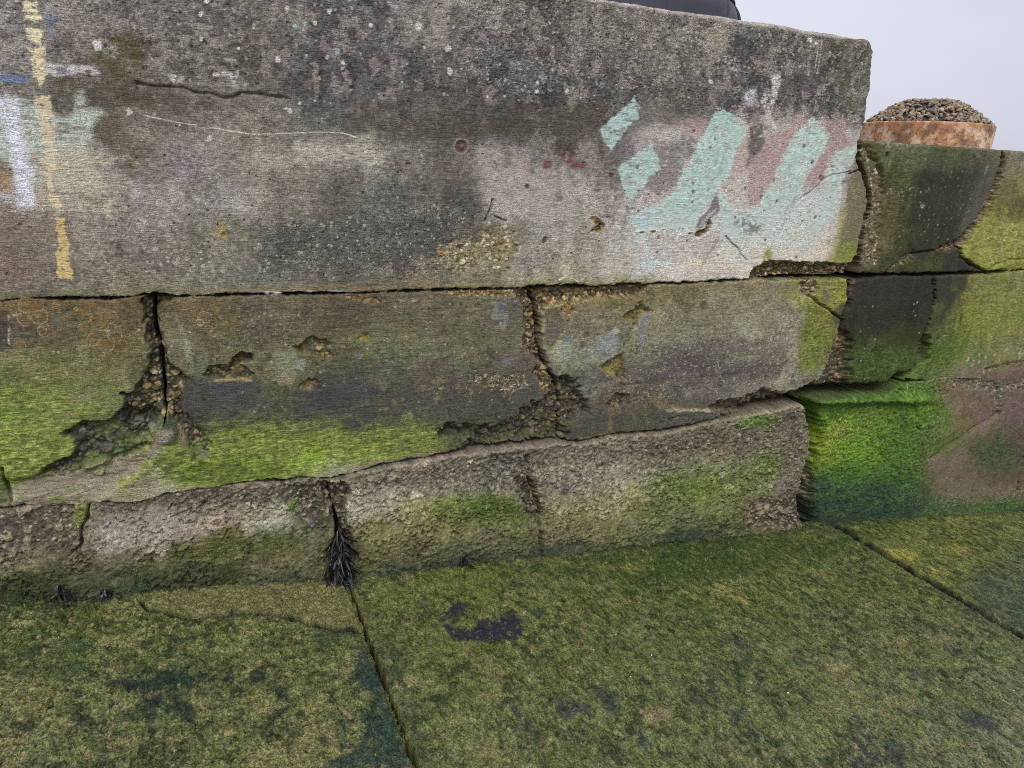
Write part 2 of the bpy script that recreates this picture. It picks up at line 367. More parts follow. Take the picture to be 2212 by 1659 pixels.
A_RM1 = [(1860,620,56,54,46),(1950,620,52,50,44),(1880,680,54,54,42),(1960,680,50,50,38),(1870,740,58,64,34),(1950,740,56,64,30),(1870,790,60,84,28),(1940,790,62,88,26),(1850,830,56,74,30),(2000,640,50,50,42)]
A_RM2 = [(2040,620,58,56,50),(2080,620,66,66,48),(2030,700,66,74,38),(2075,700,104,104,42),(2030,760,70,98,26),(2070,770,84,112,28),(2120,620,126,128,60),(2180,620,120,122,62),(2100,690,122,128,48),(2150,700,122,128,56),(2200,690,118,124,56),(2110,760,118,124,70),(2170,760,114,118,66),(2212,750,118,114,84),(2080,800,112,112,80),(2500,650,112,112,66)]
A_RL = [(1790,880,66,112,28),(1900,870,66,112,28),(1990,860,76,126,26),(1800,930,92,136,22),(1860,930,86,140,20),(1930,930,76,120,24),(1800,960,118,150,20),(1850,970,100,146,22),(1950,970,68,112,26),(1850,1030,62,116,24),(1950,1030,58,104,28),(1800,1060,52,90,36),(1900,1070,44,76,42),(1800,1110,40,60,46),(1900,1110,38,60,50),(1960,1100,46,70,48),(2020,900,78,124,26),(2010,980,66,100,34),(2070,870,116,112,76),(2060,920,108,108,64),(2050,960,86,102,40),(2080,830,112,100,66),(2120,850,104,92,72),(2180,830,112,98,74),(2120,900,110,96,78),(2190,880,106,92,78),(2050,1000,108,98,76),(2100,960,80,84,50),(2150,980,70,84,46),(2200,960,92,84,64),(2080,1040,108,98,72),(2160,1030,92,88,58),(2040,1080,66,88,46),(2120,1090,62,90,44),(2200,1060,100,90,64),(2190,1095,52,80,38),(2500,950,96,90,62)]
A_L0 = [(0,1120,112,104,88),(60,1110,122,112,94),(200,1115,116,106,90),(320,1090,112,104,88),(450,1080,114,106,90),(600,1070,118,110,90),(690,1070,112,108,84),(50,1160,114,104,86),(150,1160,108,98,80),(250,1150,134,125,110),(350,1130,142,132,116),(450,1130,132,120,102),(550,1120,126,116,94),(590,1130,150,148,122),(660,1110,104,100,72),(50,1210,104,98,72),(150,1200,98,92,66),(280,1190,128,118,96),(330,1180,138,128,110),(400,1190,84,84,46),(500,1160,88,88,50),(600,1170,84,86,46),(680,1150,92,92,60),(40,1255,58,68,34),(130,1240,72,74,46),(200,1240,78,78,52),(300,1240,72,74,44),(450,1220,86,84,50),(600,1210,92,88,58),(680,1210,86,84,56),(300,1270,50,62,38),(450,1260,64,68,42),(600,1245,70,74,48),(60,1280,46,58,34)]
A_L1 = [(770,1040,112,106,84),(830,1015,118,108,92),(950,990,128,116,104),(1100,970,130,118,106),(1250,962,122,110,94),(1400,945,112,104,82),(1530,915,112,106,86),(1690,880,128,118,102),(790,1080,158,152,130),(850,1060,160,150,128),(900,1040,150,142,118),(1000,1030,140,136,110),(1080,1000,112,110,94),(1200,1000,110,108,92),(1130,1050,120,118,92),(1250,1010,144,138,114),(1300,1040,154,146,120),(1400,1010,134,128,104),(1500,960,112,108,88),(1600,960,110,108,84),(1700,920,110,104,88),(830,1100,140,134,104),(900,1090,118,118,76),(960,1090,96,106,48),(1060,1090,78,98,32),(1150,1100,92,96,54),(1200,1090,126,122,90),(1300,1080,124,120,84),(1400,1060,118,118,74),(1500,1050,100,114,48),(1550,1000,122,122,92),(1640,940,104,130,44),(1660,1000,106,118,60),(1700,1010,110,104,84),(800,1150,108,106,66),(950,1140,106,104,62),(1100,1140,98,100,56),(1250,1130,106,104,68),(1400,1110,100,104,56),(1550,1080,98,106,54),(1650,1070,104,106,64),(800,1200,84,84,52),(900,1190,88,86,54),(1050,1180,92,90,58),(1200,1170,98,94,64),(1350,1150,96,96,60),(1500,1130,88,92,52),(1600,1110,78,86,48),(1680,1110,112,92,70),(1720,1050,100,90,74),(850,1230,56,66,50),(1000,1210,60,66,44),(1200,1190,66,70,50),(1500,1155,52,66,46)]

MINT = (172, 205, 194); PINK = (166, 142, 138)

def striate(S, amp, cola, fx=9, fz=150):
    w = S.v + .010*(S.n(3.2, 3.2, 61, 3)-.5)*2 + .004*(S.n(14, 14, 62, 2)-.5)
    q = fbm(S.u*fx, w*fz, 63, 3)
    a = sstep(.35, .6, S.n(4, 4, 64, 3))
    S.depth += (amp*(q-.5)*a).astype(f32)
    S.mul(1 + cola*(q-.5)*2*(.3+.7*a))

def base_tone(S, contrast=1.0):
    k = (S.n(7, 5, 70, 5)-.5)*.36 + (S.n(30, 26, 71, 5)-.5)*.55 + (S.n(130, 130, 72, 3)-.5)*.8
    S.mul(1 + contrast*k)
    # slight hue drift
    h = (S.n(5, 5, 73, 4)-.5)*.16
    S.col[:, 0] *= 1+h; S.col[:, 2] *= 1-h

def grit(S, pts, light=(170, 163, 152), dark=(52, 48, 45), seed=5, d=.3):
    i, k = S.mask(pts, soft=16, warp=18, wf=14, seed=seed)
    if i is None: return
    q1 = S.n(30, 30, seed+60, 4, i)
    S.grit[i] = np.maximum(S.grit[i], k*min(1, d*2.6)*(.45 + .8*q1))
    f = S.n(210, 210, seed+61, 3, i)
    S.depth[i] += (-.003*(f-.5)*k*min(1, d*3)).astype(f32)
    S.specks(pts, .012, d*.35, .36, light, seed, a=.6, dep=-.0012, jit=.5)
    S.specks(pts, .010, d*.22, .32, dark, seed+40, a=.75, dep=.003, jit=.5)

def fill_U(S):
    S.anchors(A_U); base_tone(S, 1.0); striate(S, .0016, .14)
    lum = S.col @ np.array([.3, .59, .11], f32); S.col += (lum[:, None]*np.array([1.03, 1.0, .93], f32)-S.col)*.35
    S.col *= np.array([1.17, 1.18, 1.20], f32)
    S.mul(1 + .30*(S.n(24, 2.6, 87, 4)-.5)*sstep(200, 300, S.py))
    S.grit += (.45*S.n(14, 12, 88, 4)).astype(f32)
    S.depth += .004*(S.n(5, 5, 80, 4)-.5) + .0022*(S.n(60, 60, 81, 4)-.5)
    upper = [(-300, -270), (1900, 60), (1895, 270), (1800, 285), (1400, 235), (1250, 240), (1000, 225), (700, 215), (620, 190), (300, 190), (150, 175), (-300, 165)]
    right_top = [(980, -60), (1900, 60), (1890, 260), (1700, 270), (1400, 225), (1150, 230), (1000, 170)]
    # weathered, pitted skin of the top part
    i, k = S.mask(upper, soft=25, warp=30, wf=9, seed=4)
    if i is not None:
        q = S.n(26, 30, 90, 5, i)
        dk = sstep(.50, .40, q)*k
        S.col[i] *= (1-.30*dk)[:, None]
        S.depth[i] += .003*(S.n(120, 120, 91, 3, i)-.5)*k
        lt = sstep(.57, .68, S.n(34, 30, 92, 5, i))*k
        S.col[i] += (alb((150, 141, 132))[None, :]-S.col[i])*(.5*lt)[:, None]
    grit(S, right_top, seed=5, d=.34); grit(S, upper, seed=9, d=.2)
    mid = [(-300, 170), (600, 190), (1000, 225), (1400, 235), (1500, 300), (1330, 420), (1300, 600), (-300, 640)]
    grit(S, mid, seed=14, d=.06)
    # olive lichen stain, dark vertical stains
    S.paint(T(1, [(560,180),(800,200),(860,350),(820,480),(600,470),(500,330)]), (88, 76, 42), a=.65, soft=18, warp=18, cov=.62, seed=6)
    S.paint(T(1, [(320,470),(900,500),(1300,620),(900,700),(560,640),(330,560)]), (80, 70, 52), a=.55, soft=16, warp=16, cov=.7, seed=7)
    S.paint(T(1, [(540,720),(640,660),(900,880),(800,1060),(600,960)]), (88, 76, 56), a=.6, soft=14, warp=18, cov=.7, seed=8)
    S.paint([(545,500),(640,470),(760,455),(850,470),(1000,450),(1030,420),(1030,515),(960,560),(930,590),(760,600),(560,600),(540,560)], (74, 73, 68), a=.6, soft=30, warp=26, cov=.66, cf=(45, 45), seed=9)
    S.paint([(955,380),(1030,350),(1035,520),(960,520)], (78, 76, 70), a=.5, soft=10, warp=10, cov=.75, seed=10)
    grit(S, [(545,490),(1030,430),(1030,560),(940,600),(560,600)], light=(160, 160, 146), dark=(40, 42, 40), seed=24, d=.36)
    S.paint(T(2, [(-100,600),(800,640),(1640,640),(1640,880),(1000,880),(300,820),(-100,760)]), (72, 66, 56), a=.5, soft=22, warp=26, cov=.7, seed=11)
    S.paint(T(2, [(700,60),(770,40),(800,330),(740,330)]), (66, 62, 60), a=.55, soft=7, warp=10, cov=.7, seed=12)
    S.paint(T(2, [(470,40),(740,20),(740,130),(690,270),(620,290),(560,180),(470,160)]), (150, 142, 132), a=.7, soft=10, warp=14, cov=.62, cf=(45, 45), seed=13)
    # pale smears lower middle
    S.paint(T(2, [(-200,860),(150,860),(380,930),(330,990),(60,985),(-200,970)]), (176, 170, 154), a=.8, soft=10, warp=12, cov=.6, cf=(35, 100), seed=14)
    S.paint(T(2, [(930,900),(1010,870),(1120,900),(1200,1000),(1540,1010),(1560,1260),(1500,1300),(1000,1300),(920,1100)]), (168, 158, 150), a=.65, soft=18, warp=14, cov=.8, cf=(30, 50), seed=15)
    S.paint(T(2, [(1130,930),(1220,960),(1240,1060),(1140,1060)]), (170, 148, 146), a=.5, soft=10, warp=8, cov=.8, seed=16)
    for x0, x1, y1 in ((1040, 1110, 1010), (1210, 1250, 1040), (1360, 1400, 1230), (1440, 1490, 1120)):
        S.paint(T(2, [(x0, 860), (x1, 850), (x1-5, y1), (x0+15, y1)]), (92, 82, 76), a=.55, soft=8, warp=8, cov=.8, seed=x0)
    S.blob(*T(2, [(1320, 985)])[0], 9, 9, (112, 62, 64), soft=4, warp=5, cov=.7, a=.85)
    S.paint(T(2, [(1380,900),(1450,890),(1540,930),(1550,1000),(1480,1005),(1410,970)]), (110, 62, 60), soft=6, warp=7, cov=.62, cf=(70, 70), a=.85, seed=17)
    S.blob(*T(2, [(1410, 890)])[0], 30, 14, (62, 56, 50), soft=8, warp=8, a=.6)
    # purple haze left
    for x, y, rx, ry in ((850, 1080, 14, 55), (1040, 990, 22, 20), (1390, 1080, 20, 30), (980, 1170, 10, 12)):
        S.blob(.36*x, .36*y, rx, ry, (130, 114, 122), soft=10, warp=9, a=.4, cov=.7, cf=(50, 50))
    S.paint(T(1, [(1450,950),(2250,800),(2250,990),(2000,980),(1700,1030)]), (170, 163, 146), a=.6, soft=18, warp=16, cov=.65, cf=(18, 80), seed=18)
    S.paint(T(1, [(0,1280),(420,1290),(420,1500),(0,1600)]), (112, 100, 84), a=.35, soft=24, warp=16, cov=.75, cf=(12, 60), seed=19)
    S.paint(T(1, [(0,1480),(260,1520),(300,1659),(0,1659)]), (120, 92, 82), a=.3, soft=20, warp=14, cov=.75, cf=(12, 60), seed=20)
    S.specks(T(1, [(820,1440),(1250,1400),(1500,1659),(880,1659)]), .014, .3, .42, (160, 160, 152), 33, a=.8)
    # painted patch at the left end: mint ground, lavender and cream strokes, blue scraps
    S.paint(T(1, [(-200,540),(20,575),(180,600),(340,700),(450,690),(452,570),(500,540),(520,640),(620,670),(560,730),(545,850),(560,950),(600,1080),(560,1180),(350,1130),(330,1040),(200,1180),(60,1000),(0,960),(-200,900)]), (184, 196, 180), a=.75, soft=12, warp=12, cov=.82, cf=(16, 90), seed=21, covsoft=.28)
    S.paint(T(1, [(340,900),(600,900),(640,1100),(560,1250),(360,1250),(200,1200)]), (176, 166, 142), a=.85, soft=26, warp=18, cov=.75, cf=(14, 70), seed=22)
    S.paint(T(1, [(580,1120),(700,1180),(690,1260),(620,1280)]), (186, 176, 150), a=.7, soft=8, warp=8, cov=.6, seed=23)
    S.paint(T(1, [(0,1020),(70,1050),(105,1130),(60,1165),(-100,1160),(-100,1020)]), (160, 128, 84), a=.7, soft=12, warp=7, cov=.8, seed=24)
    S.paint(T(1, [(190,930),(250,900),(260,1000),(180,990)]), (170, 135, 84), a=.6, soft=5, warp=6, cov=.7, seed=25)
    S.paint(T(1, [(-60,620),(8,600),(45,585),(80,620),(95,580),(125,600),(125,720),(170,900),(190,1060),(205,1240),(120,1235),(80,1060),(40,880),(15,760)]), (206, 209, 228), a=.85, soft=12, warp=10, cov=.9, cf=(14, 90), seed=26, covsoft=.25)
    S.paint(T(1, [(-100,1165),(190,1150),(200,1200),(-100,1215)]), (204, 204, 220), a=.5, soft=9, warp=6, cov=.7, cf=(10, 80), seed=27)
    S.paint(T(1, [(205,590),(295,580),(310,620),(325,760),(335,900),(345,1020),(310,1080),(345,1180),(365,1270),(325,1290),(295,1180),(270,1020),(245,800)]), (214, 194, 156), a=.85, soft=4, warp=7, wf=90, cov=.74, cf=(60, 120), seed=28, covsoft=.12, part=3)
    S.paint(T(1, [(335,1300),(380,1310),(400,1420),(420,1560),(432,1670),(350,1680),(335,1540),(350,1450)]), (210, 182, 112), a=.9, soft=1.5, warp=6, wf=75, cov=.8, cf=(70, 110), seed=29, covsoft=.06, part=3)
    S.paint(T(1, [(140,-40),(215,-40),(238,110),(200,130),(150,120),(135,70)]), (226, 210, 170), a=.97, soft=4, warp=7, wf=90, cov=.74, cf=(60, 120), seed=30, covsoft=.12, part=3)
    S.paint(T(1, [(160,160),(220,165),(255,210),(240,262),(190,265),(165,220)]), (226, 210, 170), a=.97, soft=4, warp=7, wf=90, cov=.74, cf=(60, 120), seed=31, covsoft=.12, part=3)
    S.paint(T(1, [(175,290),(262,285),(272,370),(280,440),(250,530),(225,510),(200,420)]), (222, 204, 162), a=.97, soft=4, warp=7, wf=90, cov=.74, cf=(60, 120), seed=32, covsoft=.12, part=3)
    S.paint(T(1, [(-100,450),(165,452),(170,490),(-100,500)]), (104, 124, 160), a=.85, soft=3, warp=4, cov=.8, cf=(20, 80), seed=33)
    S.paint(T(1, [(262,75),(335,68),(355,130),(300,150),(270,120)]), (104, 116, 148), a=.7, soft=4, warp=4, cov=.7, seed=34)
    S.paint(T(1, [(285,100),(310,100),(312,220),(295,220)]), (112, 126, 160), a=.6, soft=3, warp=3, cov=.7, seed=35)
    S.paint(T(1, [(262,372),(430,390),(520,400),(596,430),(590,455),(480,440),(330,455),(270,430)]), (188, 180, 178), a=.85, soft=3, warp=5, cov=.85, seed=36)
    S.paint(T(1, [(330,400),(420,395),(430,440),(340,452)]), (104, 108, 128), a=.8, soft=4, warp=4, cov=.8, seed=37)
    S.paint(T(1, [(555,250),(600,240),(610,300),(570,310)]), (200, 196, 192), a=.9, soft=2, warp=3, seed=38)
    S.paint(T(1, [(230,20),(390,0),(390,80),(240,80)]), (150, 144, 138), a=.6, soft=5, warp=6, cov=.7, seed=39)
    S.paint(T(1, [(700,60),(860,60),(830,210),(560,200),(540,110)]), (146, 136, 130), a=.5, soft=10, warp=12, cov=.55, seed=40)
    S.paint(T(1, [(0,260),(180,260),(190,430),(0,430)]), (142, 132, 126), a=.5, soft=12, warp=10, cov=.6, seed=41)
    # white splashes
    for t, x, y, r in ((1,1208,236,5),(1,1962,345,5),(1,1740,663,6),(1,1716,650,4),(1,1797,618,4),(1,1890,604,3),(1,2060,377,4),(1,1975,64,7),(1,1205,85,7),(1,1430,290,5),(1,1890,140,5),(1,1240,5,7),(1,1665,360,8),(1,1720,48,6),(1,775,670,9),(1,1260,830,9),(1,1078,750,3),
                       (2,258,152,6),(2,720,290,8),(2,735,430,10),(2,445,492,3),(2,93,378,4),(2,835,543,3),(2,640,368,3),(2,1254,548,5),(2,1258,495,4),(2,1434,545,4),(2,1065,578,4),(2,960,580,3),(2,838,288,3),(2,580,283,3),(2,1672,620,2),(2,755,160,4),(2,540,160,10),
                       (3,1240,380,3),(3,868,398,3),(3,930,238,6),(3,330,490,6),(3,965,260,4)):
        x, y = T(t, [(x, y)])[0]
        S.blob(x, y, r*.72, r*.85, (200, 197, 192), soft=1.4, warp=r*.45, wf=110, a=.85, vary=.06, seed=int(x))
    S.paint(T(1, [(990,440),(1010,400),(1030,440),(1100,480),(1040,490)]), (190, 186, 182), a=.8, soft=3, warp=5, cov=.7, seed=42)
    S.paint(T(1, [(1270,440),(1330,430),(1400,440),(1430,420),(1420,470),(1400,490),(1380,450),(1280,460)]), (190, 186, 182), a=.85, soft=2, warp=4, cov=.8, seed=43)
    S.paint(T(1, [(1290,495),(1700,500),(1640,520),(1300,510)]), (176, 172, 166), a=.6, soft=3, warp=4, cov=.5, seed=44)
    S.paint(T(1, [(1350,350),(1420,340),(1440,390),(1370,385)]), (176, 170, 162), a=.6, soft=3, warp=5, cov=.55, seed=45)
    S.paint(T(2, [(360,10),(420,20),(440,55),(390,55)]), (150, 152, 165), a=.85, soft=2, warp=4, seed=46)
    for x, y in ((1770,160),(1830,145),(2025,310)):
        S.blob(.36*x, .36*y, 4, 6, (140, 178, 182), soft=2, warp=3, a=.8)
    # long white scratch, ledge crack above it
    S.line(T(1, [(860,690),(950,710),(1100,740),(1180,750)]), .9, (205, 200, 190), soft=.9, warp=.4, a=.85, dep=.0008)
    S.line(T(1, [(1260,765),(1400,788),(1500,803),(1620,803),(1700,800),(1900,793),(2050,795),(2135,822)]), .9, (212, 208, 198), soft=.9, warp=.4, a=.9, dep=.0008)
    ledge = T(1, [(820,500),(900,512),(1000,520),(1100,525),(1170,553),(1280,562),(1340,586),(1400,582),(1450,555),(1550,562),(1720,590)])
    S.groove(ledge, 2.2, .008, warp=2)
    S.groove([(x, y+3) for x, y in ledge], 8, .005, warp=3)
    S.paint(T(1, [(860,480),(1100,495),(1560,530),(1560,555),(1450,550),(1390,575),(1340,580),(1170,545),(900,505)]), (140, 132, 120), a=.5, soft=4, warp=4, cov=.75, dep=-.004, seed=47)
    # filled tie holes, rust spot
    S.blob(*T(2, [(802, 880)])[0], 19, 19, (132, 116, 100), soft=2.5, warp=2, a=.9, dep=-.003)
    S.blob(*T(2, [(802, 880)])[0], 14, 14, (84, 66, 60), soft=2.5, warp=2, a=.9, dep=.008)
    S.blob(*T(2, [(805, 880)])[0], 5, 5, (112, 92, 88), soft=2, warp=1, a=.9, dep=-.004)
    S.blob(*T(2, [(795, 1492)])[0], 13, 13, (146, 134, 140), soft=2, warp=2.5, a=.95, dep=-.002)
    S.blob(*T(2, [(795, 1488)])[0], 8.5, 7.5, (62, 54, 62), soft=2, warp=2, a=.95, dep=.012)
    S.blob(*T(2, [(1303, 1445)])[0], 5, 9, (74, 70, 76), rot=.3, soft=2, warp=2, a=.9, dep=.007)
    S.blob(*T(2, [(485, 985)])[0], 6, 5, (120, 92, 60), soft=2, warp=2, a=.8, dep=.008)
    for x, y, r in ((932,925,2),(1198,1120,5),(1700,1055,5),(990,935,3),(1045,1340,2),(1340,1410,5)):
        S.blob(*T(2 if x != 990 and x != 1045 and x != 1340 else 1, [(x, y)])[0], r, r, (92, 78, 46), soft=1.5, warp=1, a=.85, dep=.006)
    S.paint(T(1, [(1290,1330),(1340,1330),(1360,1440),(1320,1430)]), (150, 132, 62), a=.75, soft=4, warp=5, cov=.6, seed=48)
    # flaked ochre zone in the middle
    S.pebbles(T(2, [(640,1530),(760,1430),(900,1450),(960,1400),(1060,1390),(1110,1440),(1110,1540),(1060,1600),(960,1590),(860,1600),(740,1650)]), .006, cell=.020, seed=12, warp=24, soft=14, dens=.25, mortar=(160, 148, 112), part=None,
              cols=[(150, 134, 88), (128, 112, 72), (166, 154, 116), (110, 96, 62), (140, 110, 66), (176, 166, 132)])
    S.specks(T(2, [(930,1300),(1080,1290),(1120,1580),(1000,1610),(930,1480)]), .02, .35, .42, (190, 180, 142), 34, a=.85, dep=-.002)
    S.pebbles(T(2, [(1580,1310),(1610,1300),(1670,1350),(1650,1395),(1610,1390),(1570,1400),(1620,1350)]), .018, cell=.016, seed=13, warp=3, cols=[(150, 116, 60), (120, 92, 50), (164, 132, 76)])
    S.groove(T(2, [(990,1200),(985,1240),(970,1270),(945,1325)]), 1.8, .02, warp=1)
    S.groove(T(2, [(990,1290),(1030,1310),(1075,1325)]), 1.6, .015, warp=2)
    S.blob(*T(2, [(685, 1522)])[0], 6, 5, (196, 124, 62), soft=1.5, warp=1, a=.95, dep=-.006)
    # ochre run-off along the lower edge
    S.paint([(380,628),(600,618),(900,604),(960,612),(900,628),(640,634)], (136, 114, 74), a=.6, soft=6, warp=6, cov=.65, cf=(12, 70), seed=49)
    S.paint([(-200,640),(200,628),(340,618),(420,632),(300,636),(140,644),(-200,656)], (110, 106, 62), a=.6, soft=8, warp=8, cov=.75, cf=(14, 60), seed=50)
    S.paint([(960,610),(1300,600),(1420,590),(1420,612),(1200,622),(960,626)], (128, 126, 66), a=.6, soft=7, warp=7, cov=.72, cf=(20, 60), seed=51)
    S.line([(560,634),(640,628),(700,631),(790,630)], 2.4, (190, 188, 186), soft=1.5, warp=3, a=.8, cov=.6, seed=52)
    S.line([(1208,604),(1222,597),(1240,603),(1250,608)], 1.6, (206, 206, 200), soft=1.2, warp=2, a=.9)
    # ---- the painted lettering at the right
    S.paint(T(3, [(-80,780),(0,750),(180,735),(560,690),(900,690),(1240,770),(1200,960),(1150,1090),(1150,1280),(1080,1480),(1060,1560),(940,1560),(600,1590),(560,1640),(-320,1640),(-120,1400),(-60,1000)]), (184, 173, 166), a=.85, soft=26, warp=20, cov=.9, cf=(22, 60), seed=53, covsoft=.25)
    S.paint(T(3, [(0,1420),(300,1400),(1080,1380),(1060,1570),(600,1600),(560,1650),(0,1650)]), (206, 192, 168), a=.75, soft=24, warp=22, cov=.75, cf=(16, 40), seed=54, covsoft=.25)
    S.paint(T(3, [(-100,1560),(200,1540),(200,1640),(-150,1650)]), (186, 192, 192), a=.6, soft=14, warp=14, cov=.6, seed=55)
    S.paint(T(3, [(100,720),(320,690),(300,830),(180,800)]), (162, 138, 134), a=.8, soft=8, warp=9, cov=.8, seed=56)
    S.paint(T(3, [(840,690),(880,685),(885,760),(780,930),(700,1080),(620,1225),(560,1235),(555,1030),(600,900),(700,800),(800,780)]), (168, 142, 138), a=.95, soft=4, warp=5, cov=.93, seed=57)
    S.paint(T(3, [(440,760),(560,750),(570,950),(540,1040),(440,1040),(480,880)]), (176, 158, 146), a=.8, soft=6, warp=6, cov=.9, seed=58)
    S.paint(T(3, [(1000,740),(1140,720),(1170,880),(1080,900),(1000,1080),(930,1160),(880,1175),(940,1000),(1040,880)]), (162, 134, 130), a=.9, soft=5, warp=6, cov=.9, seed=59)
    S.paint(T(3, [(-60,900),(60,860),(180,815),(255,825),(205,930),(110,1130),(20,1160),(-50,1130)]), (122, 114, 112), a=.8, soft=8, warp=8, cov=.85, seed=60)
    S.paint(T(3, [(560,760),(650,750),(660,850),(600,930),(565,1000),(535,1000),(570,860)]), (92, 82, 78), a=.85, soft=5, warp=6, cov=.85, seed=61)
    S.paint(T(3, [(-120,480),(360,560),(330,720),(180,740),(-100,760)]), (86, 80, 72), a=.4, soft=16, warp=16, cov=.6, seed=62)
    kw = dict(soft=2.8, warp=3.2, wf=60, vary=.3, part=3)
    S.paint(T(2, [(1632,775),(1840,588),(1866,630),(1862,712),(1800,760),(1755,830),(1700,905),(1655,850)]), (178, 206, 202), a=.86, cov=.8, cf=(22, 95), seed=63, covsoft=.28, **kw)
    S.paint(T(2, [(1735,1010),(1945,863),(1975,935),(1995,1010),(1930,1060),(1860,1150),(1812,1205),(1770,1110)]), (174, 203, 194), a=.86, cov=.8, cf=(22, 95), seed=64, covsoft=.28, **kw)
    S.paint(T(3, [(-138,1305),(20,1215),(75,1172),(95,1180),(180,1010),(250,880),(330,735),(373,638),(562,750),(535,830),(475,920),(445,1050),(370,1140),(330,1210),(260,1290),(225,1390),(100,1375),(-60,1390),(-110,1440)]), MINT, a=.86, cov=.8, cf=(22, 95), seed=65, covsoft=.28, **kw)
    S.paint(T(3, [(-138,1305),(-60,1280),(30,1330),(-30,1400),(-80,1465),(-115,1450)]), (174, 198, 202), a=.75, cov=.8, seed=66, covsoft=.25, cf=(22, 95), soft=7, warp=8)
    S.paint(T(3, [(-80,1530),(-10,1490),(120,1540),(100,1590),(-85,1597)]), (178, 198, 200), a=.7, cov=.8, cf=(16, 95), seed=67, covsoft=.25, soft=6, warp=6)
    S.paint(T(3, [(372,1160),(420,1150),(440,1230),(500,1280),(560,1265),(620,1235),(700,1095),(760,945),(820,825),(880,755),(915,760),(943,695),(1000,765),(1045,790),(1020,900),(940,1000),(880,1130),(820,1235),(720,1335),(640,1355),(540,1405),(470,1440),(422,1390),(390,1270)]), (176, 203, 193), a=.86, cov=.8, cf=(22, 95), seed=68, covsoft=.28, **kw)
    S.paint(T(3, [(1080,900),(1216,873),(1192,960),(1145,1050),(1110,1090),(1115,1200),(1050,1330),(960,1405),(925,1395),(960,1280),(1010,1150),(1035,1000)]), (180, 202, 192), a=.86, cov=.8, cf=(22, 95), seed=69, covsoft=.28, **kw)
    S.paint(T(3, [(-60,1330),(240,1300),(640,1280),(820,1220),(1000,1090),(1060,1200),(900,1500),(600,1480),(300,1420),(0,1440)]), (184, 194, 184), a=.7, soft=20, warp=9, cov=.7, seed=70)
    S.paint(T(3, [(-140,1280),(300,1230),(700,1240),(1080,1100),(1090,1330),(960,1520),(560,1560),(0,1600),(-110,1560)]), (186, 198, 192), a=.55, soft=26, warp=24, cov=.72, cf=(20, 80), covsoft=.3, seed=171)
    S.paint(T(3, [(365,1150),(325,1250),(262,1310),(240,1385),(300,1345),(390,1260)]), (116, 108, 114), a=.95, soft=2.5, warp=2, seed=71)
    S.paint(T(3, [(400,1380),(420,1440),(340,1560),(-20,1560),(-60,1400),(230,1395)]), (170, 160, 156), a=.7, soft=8, warp=6, cov=.8, seed=72)
    S.paint(T(3, [(100,760),(300,980),(380,900),(420,1000),(380,1150),(200,1300)]), (150, 168, 160), a=.5, soft=4, warp=9, cov=.34, cf=(60, 60), covsoft=.05, seed=73)
    S.paint(T(3, [(480,1330),(560,1300),(640,1360),(600,1400),(520,1395)]), (92, 88, 82), a=.7, soft=10, warp=10, cov=.55, cf=(60, 60), seed=74)
    S.blob(*T(3, [(997, 1068)])[0], 6, 7, (96, 60, 56), soft=2, warp=3, a=.85, dep=.004)
    S.blob(*T(3, [(1000, 1063)])[0], 2.5, 2.5, (170, 140, 138), soft=1.2, warp=1, a=.9)
    # white runs above
    S.paint(T(3, [(535,590),(560,540),(600,540),(612,620),(570,645),(540,640)]), (212, 208, 216), a=.95, soft=4, warp=5, cov=.85, seed=75)
    S.paint(T(3, [(580,560),(680,560),(690,640),(600,640)]), (200, 196, 198), a=.7, soft=5, warp=6, cov=.45, cf=(90, 90), seed=76)
    S.paint(T(3, [(690,450),(745,450),(748,505),(715,600),(695,700),(730,770),(670,745),(660,700),(690,610),(705,520)]), (186, 182, 174), a=.9, soft=3, warp=4, cov=.8, seed=77)
    S.paint(T(3, [(420,330),(520,340),(560,410),(480,440),(400,400)]), (186, 182, 178), a=.6, soft=6, warp=8, cov=.42, cf=(90, 90), seed=78)
    S.paint(T(3, [(350,160),(450,170),(440,260),(400,330),(360,250)]), (150, 141, 124), a=.75, soft=5, warp=6, cov=.85, seed=79)
    S.paint(T(3, [(580,350),(720,370),(700,450),(620,450)]), (140, 134, 124), a=.6, soft=7, warp=8, cov=.8, seed=80)
    S.paint(T(3, [(450,200),(520,200),(560,400),(500,420),(430,330)]), (58, 56, 58), a=.6, soft=7, warp=8, cov=.8, seed=81)
    S.paint(T(3, [(500,430),(640,440),(650,560),(620,740),(560,740),(530,540)]), (58, 54, 52), a=.5, soft=8, warp=9, cov=.75, seed=82)
    S.paint(T(3, [(760,470),(880,440),(870,620),(900,700),(800,640)]), (66, 60, 54), a=.55, soft=8, warp=9, cov=.75, seed=83)
    S.paint(T(3, [(990,200),(1060,200),(1040,500),(990,500)]), (72, 66, 56), a=.5, soft=8, warp=9, cov=.7, seed=84)
    S.paint(T(3, [(1060,200),(1280,250),(1280,500),(1180,700),(1080,500)]), (96, 92, 62), a=.45, soft=10, warp=12, cov=.6, seed=85)
    S.line(T(3, [(965,190),(980,230),(975,310),(955,420)]), .6, (176, 172, 168), soft=.8, warp=.3, a=.8)
    S.line(T(3, [(985,185),(1000,240),(990,330),(975,430)]), .6, (176, 172, 168), soft=.8, warp=.3, a=.8)
    # cracks in the painted part, chipped hole
    S.line(T(3, [(870,1190),(950,1140),(1000,1085),(1060,1050),(1140,1035),(1220,1020)]), 2, (112, 116, 116), soft=4, warp=3, a=.6)
    S.groove(T(3, [(870,1190),(950,1140),(1000,1085),(1060,1050),(1140,1035),(1225,1020)]), 1.2, .006, warp=1.5)
    S.line(T(3, [(420,1415),(460,1460),(500,1490),(510,1520),(550,1560)]), 1.5, (104, 112, 116), soft=3, warp=2, a=.7)
